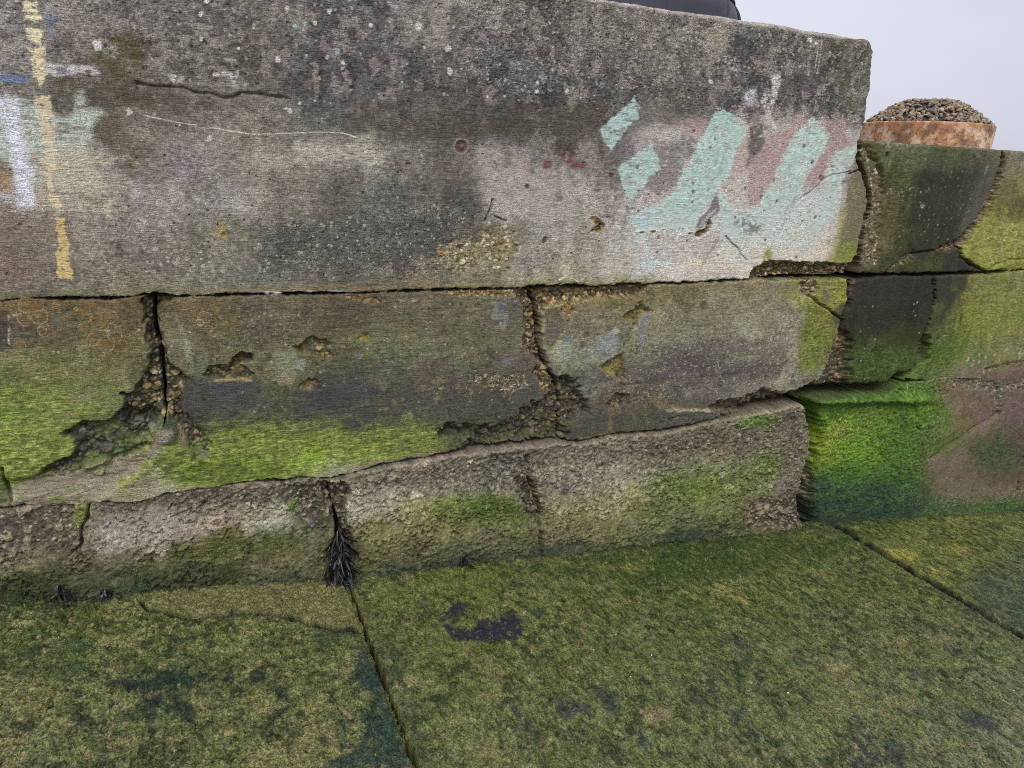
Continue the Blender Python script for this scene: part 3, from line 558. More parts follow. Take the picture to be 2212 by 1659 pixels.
    S.groove(T(3, [(420,1415),(460,1460),(500,1490),(510,1520),(550,1560)]), 1.0, .008, warp=1)
    S.line(T(3, [(840,1190),(780,1280),(720,1350)]), 2, (130, 140, 150), soft=4, warp=4, a=.5)
    S.line(T(3, [(380,1420),(330,1500),(270,1620)]), 2, (130, 128, 84), soft=4, warp=4, a=.5)
    S.groove(T(3, [(405,1090),(415,1150),(412,1230)]), 1.2, .006, warp=2)
    S.pebbles(T(3, [(240,1420),(250,1390),(300,1370),(325,1320),(338,1345),(325,1390),(270,1425)]), .02, cell=.012, seed=15, warp=1.5, soft=2, part=None, mortar=(120, 96, 58))
    S.line(T(3, [(232,1395),(280,1350),(320,1300),(360,1265)]), 3.5, (186, 176, 172), soft=3, warp=3, a=.6, dep=-.005)
    for x, y, rx, ry in ((1880,1390,12,5),(1950,1385,8,4),(2170,1395,10,5),(2010,1375,5,3)):
        S.blob(*T(2, [(x, y)])[0], rx, ry, (206, 204, 196), soft=2, warp=4, a=.8, cov=.8, dep=-.003)
        S.blob(*T(2, [(x+6, y+6)])[0], rx*.5, ry*.6, (112, 92, 52), soft=1.5, warp=2, a=.85, dep=.01)
    S.specks(T(3, [(-150,700),(1100,800),(1080,1550),(-200,1600)]), .03, .1, .22, (70, 64, 60), 35, a=.7, dep=.004)
    # broken corner fragment at the right end, with olive and yellow-green algae
    S.paint(T(3, [(1150,1080),(1240,1020),(1300,1100),(1310,1300),(1260,1440),(1240,1659),(1060,1659),(1080,1500),(1110,1380),(1150,1260)]), (112, 106, 76), a=.9, soft=3, warp=4, cov=.97, seed=86)
    S.paint(T(3, [(1110,1280),(1150,1220),(1140,1330),(1090,1500),(1060,1620),(1010,1620),(1060,1480)]), (150, 148, 78), a=.7, soft=6, warp=5, cov=.75, seed=87)
    S.paint(T(3, [(1130,1450),(1230,1440),(1230,1620),(1060,1620),(1080,1540)]), (122, 134, 42), a=.85, soft=7, warp=8, cov=.7, seed=88)
    S.groove(T(3, [(1170,1045),(1225,1020),(1250,1030)]), 2, .03, warp=2)
    S.pebbles([(1620, 604), (1628, 578), (1661, 565), (1697, 563), (1740, 568), (1794, 566), (1812, 572), (1840, 566), (1851, 552), (1875, 560), (1860, 610), (1620, 612)], .05, cell=.019, seed=16, warp=3, soft=2.5, green=.15, cols=[(134, 112, 66), (110, 94, 58), (84, 72, 48), (146, 126, 84), (70, 64, 48), (96, 92, 52), (180, 160, 110)])
    S.paint(T(3, [(640,1560),(665,1500),(690,1500),(700,1560),(740,1590),(640,1600)]), (140, 142, 60), a=.85, soft=4, warp=5, cov=.8, seed=89)
    S.pebbles(T(3, [(1215,850),(1260,850),(1250,960),(1300,1050),(1320,1170),(1330,1280),(1300,1340),(1262,1420),(1250,1590),(1225,1590),(1235,1420),(1262,1330),(1285,1200),(1262,1090),(1235,1010),(1218,950)]), .02, cell=.013, seed=17, warp=5, soft=5, dens=.6, mortar=(104, 96, 66), cols=[(138, 124, 92), (116, 104, 76), (150, 138, 108), (96, 84, 62)])

def rings(S, t, lst, ring=(160, 146, 112), inner=(124, 90, 48)):
    for x, y, r in lst:
        x, y = T(t, [(x, y)])[0]; r *= .36
        S.blob(x, y, r, r*.9, inner, soft=3, warp=5, wf=60, a=.42, cov=.7, cf=(70, 70), seed=int(x*3))
        c = [(x + r*math.cos(w)*(1+.12*math.sin(3*w+x)), y + .9*r*math.sin(w)*(1+.12*math.cos(2*w+y))) for w in np.linspace(0, 6.2832, 15)]
        S.line(c, .75, ring, soft=1.0, warp=.8, a=.7, cov=.8, cf=(60, 60), seed=int(y))

def relief_mid(S):
    base_tone(S, 1.0); striate(S, .0020, .20); S.col *= np.array([1.12, 1.13, 1.12], f32)
    S.grit += (.52*S.n(12, 10, 88, 4)).astype(f32)
    S.depth += .006*(S.n(4, 4, 80, 4)-.5) + .0020*(S.n(60, 60, 81, 4)-.5)

def algae(S, pts, c=(118, 146, 36), a=.85, cov=.7, seed=1, **kw):
    c = tuple(.84*v + .16*m for v, m in zip(c, (122, 110, 92)))
    S.paint(pts, c, a=a, cov=cov*.94, cf=kw.pop('cf', (26, 60)), covsoft=.2, seed=seed, soft=kw.pop('soft', 18), warp=kw.pop('warp', 18), wf=22, vary=.55, part=2, dep=-.0015, **kw)
    i, k = S.mask(pts, soft=10, warp=10, seed=seed+1)
    if i is not None:       # it grows in flakes: dark nicks between
        f = S.n(48, 230, seed+70, 3, i)
        S.col[i] *= (1 + 1.0*(f-.5)*k)[:, None]; S.depth[i] -= (.0025*(f-.5)*k).astype(f32)

G_M0 = T(4, [(-300,900),(0,860),(350,870),(640,960),(720,1000),(500,1060),(350,1150),(450,1200),(300,1320),(100,1420),(0,1500),(-300,1540)])
def fill_M0(S):
    S.anchors(A_M0 + A_M1); relief_mid(S); paint_M1(S); paint_M0(S)
def paint_M0(S):
    grit(S, [(-300,640),(340,640),(330,800),(-300,840)], seed=30, d=.07)
    S.paint([(-20,650),(240,645),(300,660),(200,690),(80,680),(-20,690)], (128, 100, 60), a=.5, soft=8, warp=8, cov=.5, cf=(45, 60), seed=31)
    rings(S, 4, [(190,350,75),(150,440,45),(240,430,50),(270,505,42),(250,510,28),(500,485,26),(600,460,60),(650,430,50),(560,560,42),(640,590,52),(720,600,44),(690,550,40),(120,605,38),(95,655,16),(190,705,26),(15,655,18),(60,515,13),(385,435,13),(355,500,12),(325,525,10),(225,615,10),(590,692,12),(110,400,16),(455,380,10),(320,640,9),(620,650,10)])
    S.paint(T(4, [(-60,380),(50,390),(60,560),(-60,600)]), (66, 60, 54), a=.6, soft=9, warp=9, cov=.8, seed=32)
    S.line(T(4, [(50,420),(55,500),(50,560),(60,630)]), 2, (178, 174, 160), soft=2, warp=3, a=.7, cov=.6)
    S.paint(T(4, [(470,600),(530,590),(530,720),(480,720)]), (140, 148, 104), a=.55, soft=6, warp=6, cov=.7, seed=33)
    S.blob(*T(4, [(335, 445)])[0], 4, 10, (84, 112, 120), soft=3, warp=3, a=.6)
    algae(S, T(4, [(-300,720),(0,740),(350,740),(420,820),(300,900),(-300,960)]), c=(112, 122, 50), a=.6, cov=.55, seed=34, cf=(10, 70))
    algae(S, G_M0, c=(124, 140, 54), a=.8, cov=.66, seed=35, cf=(12, 60))
    algae(S, T(4, [(-300,1100),(200,1120),(420,1180),(420,1220),(280,1330),(100,1420),(-300,1500)]), c=(122, 138, 48), a=.85, cov=.74, seed=36)
    S.specks(T(4, [(0,1000),(450,1050),(400,1250),(0,1380)]), .02, .25, .36, (70, 78, 46), 37, a=.6, dep=.001)
    S.paint(T(4, [(430,900),(520,890),(520,940),(420,935)]), (118, 112, 84), a=.6, soft=5, warp=4, seed=38)
    S.blob(*T(4, [(420, 1020)])[0], 9, 7, (124, 114, 84), soft=4, warp=3, a=.6)
    # mortar bed under the broken edge
    S.paint(T(4, [(-100,1500),(200,1420),(480,1370),(760,1300),(900,1220),(960,1100),(1040,1080),(960,1250),(820,1350),(560,1545),(130,1568),(-100,1580)]), (134, 124, 106), a=.9, soft=7, warp=8, cov=.92, seed=39)
    i, k = S.mask(T(4, [(-100,1420),(200,1400),(600,1330),(900,1200),(900,1300),(560,1550),(-100,1590)]), soft=10, warp=5, seed=40)
    if i is not None:
        S.depth[i] += k*(.028 - .022*sstep(1030, 1085, S.py[i]) + .018*(S.n(14, 40, 41, 4, i)-.5))
    algae(S, T(4, [(270,1530),(400,1450),(500,1490),(480,1550),(280,1570)]), c=(108, 124, 48), a=.75, cov=.7, seed=42, soft=8, warp=8)
    algae(S, T(4, [(-60,1500),(40,1400),(60,1550),(-60,1570)]), c=(70, 88, 38), a=.8, cov=.8, seed=43, soft=8, warp=6)
    S.groove(T(4, [(10,1340),(25,1420),(45,1470),(70,1540)]), 3, .02, warp=2)
    S.pebbles(A1, .04, cell=.021, seed=18, warp=6, soft=4)
    S.pebbles(A1b, .032, cell=.027, seed=19, warp=6, soft=6, green=.42, mossc=(84, 100, 44), mortar=(58, 56, 38), cols=[(84, 86, 70), (100, 98, 74), (72, 76, 64), (62, 64, 58), (112, 106, 80)])
    S.paint(T(4, [(560,1390),(585,1330),(625,1350),(620,1380),(590,1395)]), (150, 146, 92), a=.9, soft=2, warp=2, dep=-.012)
    S.groove(CM1[:8], 3.5, .07, warp=1.5)

A1 = T(4, [(850,330),(870,450),(880,560),(915,640),(890,730),(840,830),(790,880),(735,890),(760,940),(710,1010),(760,1060),(900,1060),(960,1040),(1000,1030),(1080,1050),(1120,1030),(1090,1000),(1085,900),(1100,830),(1130,800),(1060,740),(1000,680),(985,600),(950,500),(945,400),(965,350),(1050,312),(950,290)])
A1b = T(4, [(740,990),(640,1060),(500,1060),(380,1130),(480,1200),(420,1270),(280,1330),(180,1420),(260,1385),(400,1350),(600,1310),(780,1280),(880,1210),(900,1120),(980,1040),(900,1000)])
A1c = T(4, [(1060,1040),(1120,1020),(1200,1110),(1265,1190),(1240,1270),(1170,1290),(1145,1190),(1100,1090)])

def fill_M1(S):
    S.anchors(A_M0 + A_M1); relief_mid(S); paint_M1(S); paint_M0(S)
def paint_M1(S):
    grit(S, [(340,640),(1150,620),(1140,900),(400,900)], seed=50, d=.07)
    S.paint(T(4, [(1420,380),(2250,330),(2250,500),(1900,540),(1400,620),(1380,560)]), (84, 74, 60), a=.55, soft=18, warp=16, cov=.65, cf=(20, 60), seed=51)
    S.specks(T(4, [(1400,400),(1900,380),(1800,600),(1380,640)]), .008, .35, .4, (140, 128, 108), 52, a=.6)
    S.paint(T(4, [(1060,330),(1420,330),(1300,380),(1060,390)]), (116, 94, 62), a=.5, soft=9, warp=9, cov=.55, seed=53)
    rings(S, 4, [(1290,460,18),(1325,430,11),(1225,430,42),(1200,460,22),(1290,520,30),(1310,540,20),(1250,500,25),(1325,555,9)], inner=(116, 96, 66))
    S.paint(T(4, [(950,420),(1060,380),(1090,480),(1080,560),(1000,560)]), (112, 106, 76), a=.6, soft=6, warp=6, seed=54)
    S.paint(T(4, [(1010,640),(1120,640),(1145,690),(1100,740),(1040,720)]), (104, 96, 70), a=.7, soft=5, warp=5, seed=55)
    S.paint(T(4, [(1060,430),(1110,510),(1150,600),(1150,700),(1120,700),(1110,600)]), (146, 152, 120), a=.6, soft=5, warp=6, cov=.6, seed=56)
    S.paint(T(4, [(1290,380),(1420,400),(1420,560),(1300,560)]), (104, 106, 62), a=.5, soft=10, warp=10, cov=.7, seed=57)
    # slate-blue worn bands
    S.paint(T(4, [(1090,830),(1530,810),(1530,980),(1300,1050),(1100,1000)]), (72, 74, 72), a=.6, soft=12, warp=12, cov=.75, cf=(14, 70), seed=58)
    S.paint(T(4, [(1280,820),(1520,810),(1530,880),(1300,910)]), (70, 70, 80), a=.65, soft=10, warp=9, cov=.75, cf=(14, 70), seed=59)
    S.paint(T(4, [(1740,880),(2250,840),(2250,1110),(1900,1120),(1740,1040)]), (66, 66, 68), a=.6, soft=14, warp=14, cov=.7, cf=(14, 70), seed=60)
    S.paint(T(5, [(-100,750),(300,780),(320,860),(200,920),(-100,900)]), (64, 64, 72), a=.5, soft=12, warp=12, cov=.65, cf=(14, 70), seed=61)
    S.paint(T(5, [(350,780),(1230,740),(1290,850),(1200,960),(900,1050),(300,1020),(200,900)]), (74, 72, 64), a=.5, soft=16, warp=16, cov=.62, cf=(18, 60), seed=62)
    S.paint(T(4, [(1630,640),(1780,632),(1785,740),(1750,830),(1670,830),(1665,700)]), (124, 128, 96), a=.8, soft=3, warp=4, seed=63)
    S.paint(T(4, [(1780,680),(1830,690),(1825,750),(1790,770)]), (146, 144, 132), a=.7, soft=4, warp=4, cov=.7, seed=64)
    S.paint(T(4, [(1670,780),(1760,780),(1740,840),(1670,830)]), (146, 126, 100), a=.6, soft=4, warp=4, cov=.6, seed=65)
    # lavender paint scraps, yellow lichen chips
    S.paint(T(5, [(990,350),(1050,340),(1070,400),(1060,480),(1045,505),(1030,450),(985,400)]), (84, 86, 112), a=.85, soft=3, warp=4, cov=.62, cf=(80, 80), covsoft=.08, seed=66)
    S.paint(T(5, [(970,340),(1080,330),(1085,420),(1070,510),(1020,520),(980,430)]), (146, 148, 120), a=.45, soft=5, warp=4, cov=.55, seed=67)
    S.paint(T(5, [(1060,670),(1110,660),(1110,720),(1040,740)]), (110, 114, 122), a=.55, soft=5, warp=5, cov=.6, seed=68)
    S.blob(*T(5, [(518, 328)])[0], 7, 4, (150, 172, 160), soft=2, warp=3, a=.8)
    for x, y, rx, ry, c in ((220,548,11,7,(134,116,42)),(240,645,6,6,(136,124,36)),(690,858,7,4,(162,160,104)),(480,1015,13,9,(128,134,86)),(398,940,7,8,(132,116,76)),(660,915,8,7,(138,122,90)),(340,980,9,3,(134,130,92)),(195,655,8,4,(150,152,142)),(368,565,5,5,(146,148,136)),(265,810,12,8,(116,84,50)),(255,725,7,5,(118,98,60)),(670,810,16,9,(132,116,84)),(780,845,9,8,(126,106,74)),(860,880,5,5,(140,130,92))):
        S.blob(*T(5, [(x, y)])[0], rx, ry, c, soft=2.5, warp=6, wf=80, a=.62, cov=.7, cf=(110, 110), dep=.0015, seed=x)
    S.blob(*T(5, [(275, 860)])[0], 14, 16, (60, 58, 66), soft=7, warp=6, a=.5)
    S.pebbles(T(5, [(880,780),(1160,770),(1180,830),(1120,870),(1090,920),(1050,880),(980,860),(900,850),(830,820)]), .004, cell=.012, seed=21, warp=12, soft=6, part=None, mortar=(104, 96, 78), cols=[(140, 130, 108), (112, 102, 76), (96, 88, 66), (150, 144, 126)])
    # green along the foot
    top = T(4, [(700,1400),(830,1300),(960,1190),(1150,1210),(1260,1180),(1400,1110),(1700,1080),(2000,1130),(2212,1150)]) + T(5, [(300,1090),(640,1100),(700,1180),(640,1240),(400,1290),(100,1340)]) + T(4, [(2180,1330),(1900,1390),(1500,1425),(1200,1445),(950,1470),(760,1500)])
    algae(S, top, c=(124, 140, 50), a=.86, cov=.70, seed=69, cf=(16, 60), warp=26)
    algae(S, T(4, [(1150,1060),(1700,1010),(2212,1060)]) + T(5, [(600,1040),(760,1080),(640,1140),(0,1130)]) + T(4, [(1700,1160),(1200,1180)]), c=(112, 122, 54), a=.7, cov=.42, seed=70, cf=(22, 50), warp=22)
    algae(S, T(4, [(1000,1290),(1200,1270),(1600,1300),(1700,1360),(1500,1415),(1250,1430),(1050,1400)]), c=(92, 118, 30), a=.85, cov=.85, seed=71)
    algae(S, T(4, [(840,1320),(960,1280),(1060,1300),(1000,1360),(860,1370)]), c=(74, 92, 34), a=.8, cov=.8, seed=72)
    S.specks(top, .022, .22, .34, (72, 80, 50), 73, a=.6, dep=.001)
    S.paint(T(4, [(560,1545),(740,1430),(860,1400),(1000,1440),(1200,1450),(1000,1490),(780,1540)]), (150, 142, 118), a=.75, soft=7, warp=8, cov=.7, seed=74)
    S.paint(T(4, [(1900,1370),(2000,1330),(2250,1320),(2250,1370),(2060,1400),(1980,1410),(1800,1400)]), (146, 146, 116), a=.75, soft=5, warp=6, cov=.8, seed=75)
    S.paint(T(5, [(100,1320),(400,1275),(640,1230),(740,1240),(560,1280),(200,1360)]), (138, 124, 102), a=.8, soft=4, warp=4, cov=.85, seed=76)
    S.paint(T(4, [(960,1090),(1000,1040),(1040,1040),(1070,1100),(1060,1180),(1000,1190),(950,1190)]), (64, 72, 58), a=.85, soft=5, warp=4, seed=77, dep=-.01)
    S.paint(T(4, [(900,1240),(920,1150),(980,1050),(960,1150),(950,1240)]), (128, 112, 84), a=.85, soft=4, warp=4, cov=.85, seed=78)
    S.paint(T(4, [(1060,1060),(1110,1080),(1145,1170),(1130,1250),(1080,1220),(1075,1120)]), (122, 108, 80), a=.8, soft=4, warp=4, cov=.8, seed=79)
    S.pebbles(A1c, .022, cell=.022, seed=22, warp=5, soft=6, green=.35, mossc=(96, 112, 50))
    S.pebbles(A2, .035, cell=.019, seed=23, warp=6, soft=5, cols=PALE2)
    S.pebbles(A2b, .045, cell=.02, seed=24, warp=9, soft=8, green=.3, mossc=(70, 78, 36), cols=DARK2, mortar=(56, 50, 38))
    S.pebbles(T(4, [(1225,780),(1260,730),(1370,720),(1420,660),(1450,645),(1520,650),(1520,690),(1470,720),(1520,770),(1525,800),(1460,810),(1350,795),(1280,800)]), .03, cell=.02, seed=25, warp=3, soft=3, green=.2, mossc=(120, 112, 50), mortar=(88, 76, 46))
    S.pebbles(T(4, [(1735,600),(1800,605),(1840,560),(1900,550),(1990,590),(1960,610),(2005,660),(1970,680),(1900,650),(1820,650)]), .024, cell=.018, seed=26, warp=4, soft=4, green=.3, mossc=(140, 124, 48), mortar=(106, 90, 52))
    S.pebbles(T(4, [(1800,845),(1850,800),(1900,810),(1935,865),(1850,865)]), .02, cell=.017, seed=27, warp=4, soft=4, green=.2, mossc=(130, 112, 50), mortar=(112, 92, 58))
    S.pebbles(T(4, [(2140,560),(2180,530),(2212,530),(2212,570)]), .01, cell=.014, seed=28, warp=4, soft=4, green=.4, mossc=(146, 130, 48), mortar=(120, 104, 56), part=None)
    S.line(T(4, [(1290,812),(1400,805),(1510,810)]), 1.6, (160, 140, 88), soft=1.5, warp=2, a=.8)
    S.pebbles(T(5, [(80,300),(220,290),(350,320),(300,345),(160,330)]), .008, cell=.014, seed=29, warp=5, soft=4, part=None, mortar=(120, 92, 48), cols=[(138, 116, 76), (120, 102, 68), (104, 86, 58)])
    S.pebbles(T(5, [(640,280),(800,262),(1130,262),(1160,300),(1000,312),(820,300)]), .010, cell=.013, seed=30, warp=5, soft=4, part=None, mortar=(120, 94, 50), cols=[(142, 120, 78), (124, 106, 68), (108, 92, 60), (146, 130, 88)])
    S.groove(T(4, [(1100,1010),(1180,1080),(1240,1150)]), 2, .01, warp=3)

PALE2 = [(150, 130, 80), (128, 112, 66), (168, 148, 96), (104, 92, 60), (128, 92, 60), (92, 82, 70), (120, 104, 58), (84, 78, 72)]
DARK2 = [(96, 86, 66), (82, 74, 58), (110, 98, 74), (70, 64, 54), (62, 60, 56), (100, 84, 56)]
A2 = T(5, [(1120,255),(1180,380),(1190,480),(1178,600),(1220,650),(1285,700),(1240,760),(1290,860),(1330,900),(1400,850),(1390,810),(1350,780),(1310,680),(1285,560),(1297,450),(1288,400),(1300,365),(1420,345),(1560,318),(1700,312),(1850,300),(1930,235),(1500,240),(1220,255)])
A2b = T(5, [(1330,900),(1200,970),(1100,1060),(950,1090),(850,1080),(700,1090),(650,1150),(800,1150),(900,1150),(780,1225),(1100,1165),(1400,1168),(1440,1130),(1420,1080),(1500,1020),(1560,1000),(1550,950),(1500,850),(1470,790),(1430,780),(1390,800)])

def fill_M2(S):
    S.anchors(A_M2); relief_mid(S)
    grit(S, [(1180,650),(1740,610),(1730,860),(1230,900)], seed=60, d=.09)
    S.paint(T(5, [(1300,380),(1380,360),(1410,420),(1410,500),(1380,600),(1330,620),(1295,560),(1300,450)]), (90, 82, 68), a=.7, soft=5, warp=5, cov=.85, seed=61)
    S.line(T(5, [(1292,400),(1302,450),(1290,560),(1300,640)]), 2.2, (146, 150, 118), soft=2, warp=2, a=.75)
    S.line(T(5, [(1310,375),(1360,358),(1400,372)]), 1.8, (156, 150, 90), soft=2, warp=2, a=.75)
    S.paint(T(5, [(1370,570),(1405,570),(1400,620),(1380,660),(1395,710),(1350,700),(1345,640)]), (148, 152, 112), a=.8, soft=3, warp=4, cov=.85, seed=62, dep=-.002)
    for x, y, rx, ry, c, a in ((1450,570,10,7,(96,104,134),.8),(1420,630,16,22,(150,160,146),.6),(1690,580,20,22,(140,150,156),.6),(1725,505,7,6,(168,168,150),.85),(1905,450,10,18,(120,124,142),.7),(1885,550,9,20,(122,126,140),.6),(1555,525,7,6,(78,74,58),.8),(1525,592,5,4,(80,78,58),.8),(1500,480,10,5,(92,84,62),.7),(1575,415,7,10,(96,86,58),.6),(1580,690,12,5,(148,148,116),.7),(1500,700,10,8,(140,142,108),.6),(1580,350,12,8,(140,114,70),.5)):
        S.blob(*T(5, [(x, y)])[0], rx, ry, c, soft=4, warp=5, wf=50, a=a, cov=.82, cf=(70, 70), seed=x)
    # grey-violet worn band
    S.paint(T(5, [(1480,760),(1640,780),(1780,680),(2000,640),(2300,620),(2300,760),(1900,800),(1560,850)]), (82, 74, 72), a=.6, soft=14, warp=16, cov=.72, cf=(20, 50), seed=63)
    S.paint(T(6, [(-100,620),(300,560),(520,560),(820,600),(840,720),(700,780),(300,800),(-100,790)]), (84, 76, 76), a=.6, soft=14, warp=16, cov=.7, cf=(20, 50), seed=64)
    S.specks(T(6, [(-300,560),(860,440),(860,800),(500,900),(-300,950)]), .009, .32, .42, (160, 150, 132), 65, a=.6)
    S.paint(T(6, [(500,490),(640,510),(640,540),(560,560),(500,530)]), (170, 164, 148), a=.7, soft=5, warp=7, cov=.55, cf=(80, 80), seed=66)
    S.paint(T(6, [(760,450),(860,440),(850,560),(870,700),(820,850),(740,860),(700,800),(800,700)]), (160, 154, 128), a=.6, soft=8, warp=9, cov=.55, cf=(60, 60), seed=67)
    S.line(T(6, [(-250,850),(0,805),(240,790),(500,770)]), 1.5, (66, 62, 60), soft=3, warp=4, a=.6, dep=.003)
    S.blob(*T(6, [(293, 365)])[0], 9, 9, (96, 78, 58), soft=2, warp=2, a=.8, dep=.004)
    # olive green right end
    algae(S, T(6, [(905,340),(950,330),(1040,400),(1090,450),(1060,480),(1085,520),(1060,640),(1000,700),(900,720),(860,780),(855,700),(870,520)]), c=(106, 118, 36), a=.85, cov=.9, seed=68, soft=7, warp=6)
    algae(S, T(6, [(985,210),(1160,195),(1165,300),(1110,350),(1060,395),(1000,330),(955,290)]), c=(134, 138, 50), a=.85, cov=.85, seed=69, soft=6, warp=6)
    S.paint(T(6, [(1000,225),(1050,220),(1040,330),(1010,340)]), (110, 98, 80), a=.7, soft=5, warp=5, cov=.8, seed=70)
    S.paint(T(6, [(1060,400),(1120,340),(1165,330),(1130,440),(1080,500)]), (66, 66, 48), a=.85, soft=4, warp=4, seed=71)
    # dark slabby foot with ochre joints
    S.paint(T(5, [(1480,1020),(1700,960),(1900,940),(2300,880),(2300,1050),(1700,1130),(1440,1160)]), (72, 74, 64), a=.6, soft=8, warp=10, cov=.8, cf=(25, 30), seed=72)
    for pts in ([(1690,1000),(1700,1110)], [(1830,990),(1850,1080)], [(1900,960),(1920,1060)], [(1990,960),(2000,1060)], [(2070,960),(2080,1060)]):
        S.line(T(5, pts), 1.0, (126, 112, 72), soft=2, warp=4, a=.6)
    S.paint(T(5, [(1690,880),(1720,960),(1900,930),(1920,900),(2000,880),(2200,960),(2100,990),(1900,960),(1700,1010),(1650,960)]), (120, 96, 54), a=.6, soft=5, warp=9, cov=.55, cf=(60, 60), seed=73)
    S.paint(T(5, [(1500,1160),(1700,1120),(2000,1095),(2300,1060),(2300,1085),(1700,1145)]), (134, 104, 62), a=.75, soft=4, warp=5, cov=.8, seed=74)
    S.paint(T(6, [(0,960),(200,980),(385,985),(390,1030),(200,1070),(0,1105)]), (78, 78, 68), a=.7, soft=4, warp=5, cov=.8, seed=75, dep=-.012)
    S.line(T(6, [(60,985),(240,985),(380,985)]), 2.5, (160, 152, 120), soft=2, warp=3, a=.7)
    S.pebbles(A2, .035, cell=.019, seed=23, warp=6, soft=5, cols=PALE2)
    S.pebbles(A2b, .045, cell=.02, seed=24, warp=9, soft=8, green=.12, mossc=(70, 78, 36), cols=DARK2, mortar=(56, 50, 38))
    kw = dict(warp=4, soft=4, green=.4, mossc=(140, 126, 46), mortar=(104, 92, 50))
    S.pebbles(T(5, [(1785,430),(1840,380),(1890,330),(1905,375),(1950,388),(1890,415),(1850,495),(1830,460)]), .025, cell=.016, seed=31, **kw)
    S.pebbles(T(5, [(1640,725),(1770,648),(1780,750),(1778,830),(1770,880),(1750,790),(1680,770)]), .028, cell=.017, seed=32, **kw)
    S.pebbles(T(5, [(1730,890),(1810,885),(1800,940),(1700,980),(1650,990),(1680,940)]), .02, cell=.015, seed=33, warp=6, soft=4, cols=DARK2)
    S.pebbles(T(5, [(1400,380),(1450,350),(1520,400),(1440,430)]), .008, cell=.014, seed=34, warp=7, soft=4, part=None, mortar=(132, 110, 72), cols=[(160, 124, 82), (140, 112, 70), (160, 140, 100)])
    S.pebbles(A6, .05, cell=.019, seed=35, warp=6, soft=6, cols=DARK2 + [(128, 112, 72), (112, 100, 60)], green=.15, mossc=(84, 90, 44))
    S.groove([(1620, 886), (1680, 872), (1735, 852), (1770, 836)], 8, .10, warp=5)
    S.pebbles(T(6, [(860,230),(960,195),(985,260),(945,310),(885,300)]), .02, cell=.018, seed=36, warp=5, soft=4, cols=[(150, 128, 92), (128, 106, 70), (112, 98, 76)])
    S.paint(T(6, [(300,230),(860,210),(900,300),(700,280),(560,300),(300,260)]), (124, 110, 84), a=.6, soft=6, warp=8, cov=.6, seed=76)
    S.groove(T(6, [(940,305),(985,350),(1040,380),(1075,410),(1130,445)]), 2, .03, warp=1.5)

A6 = T(6, [(330,965),(420,930),(500,920),(650,865),(720,880),(800,890),(900,860),(1000,800),(1050,690),(1090,600),(1120,490),(1165,540),(1185,620),(1165,720),(1170,830),(1240,850),(1400,840),(1470,800),(1400,885),(1200,895),(980,905),(870,915),(700,970),(560,1000),(400,1010)])

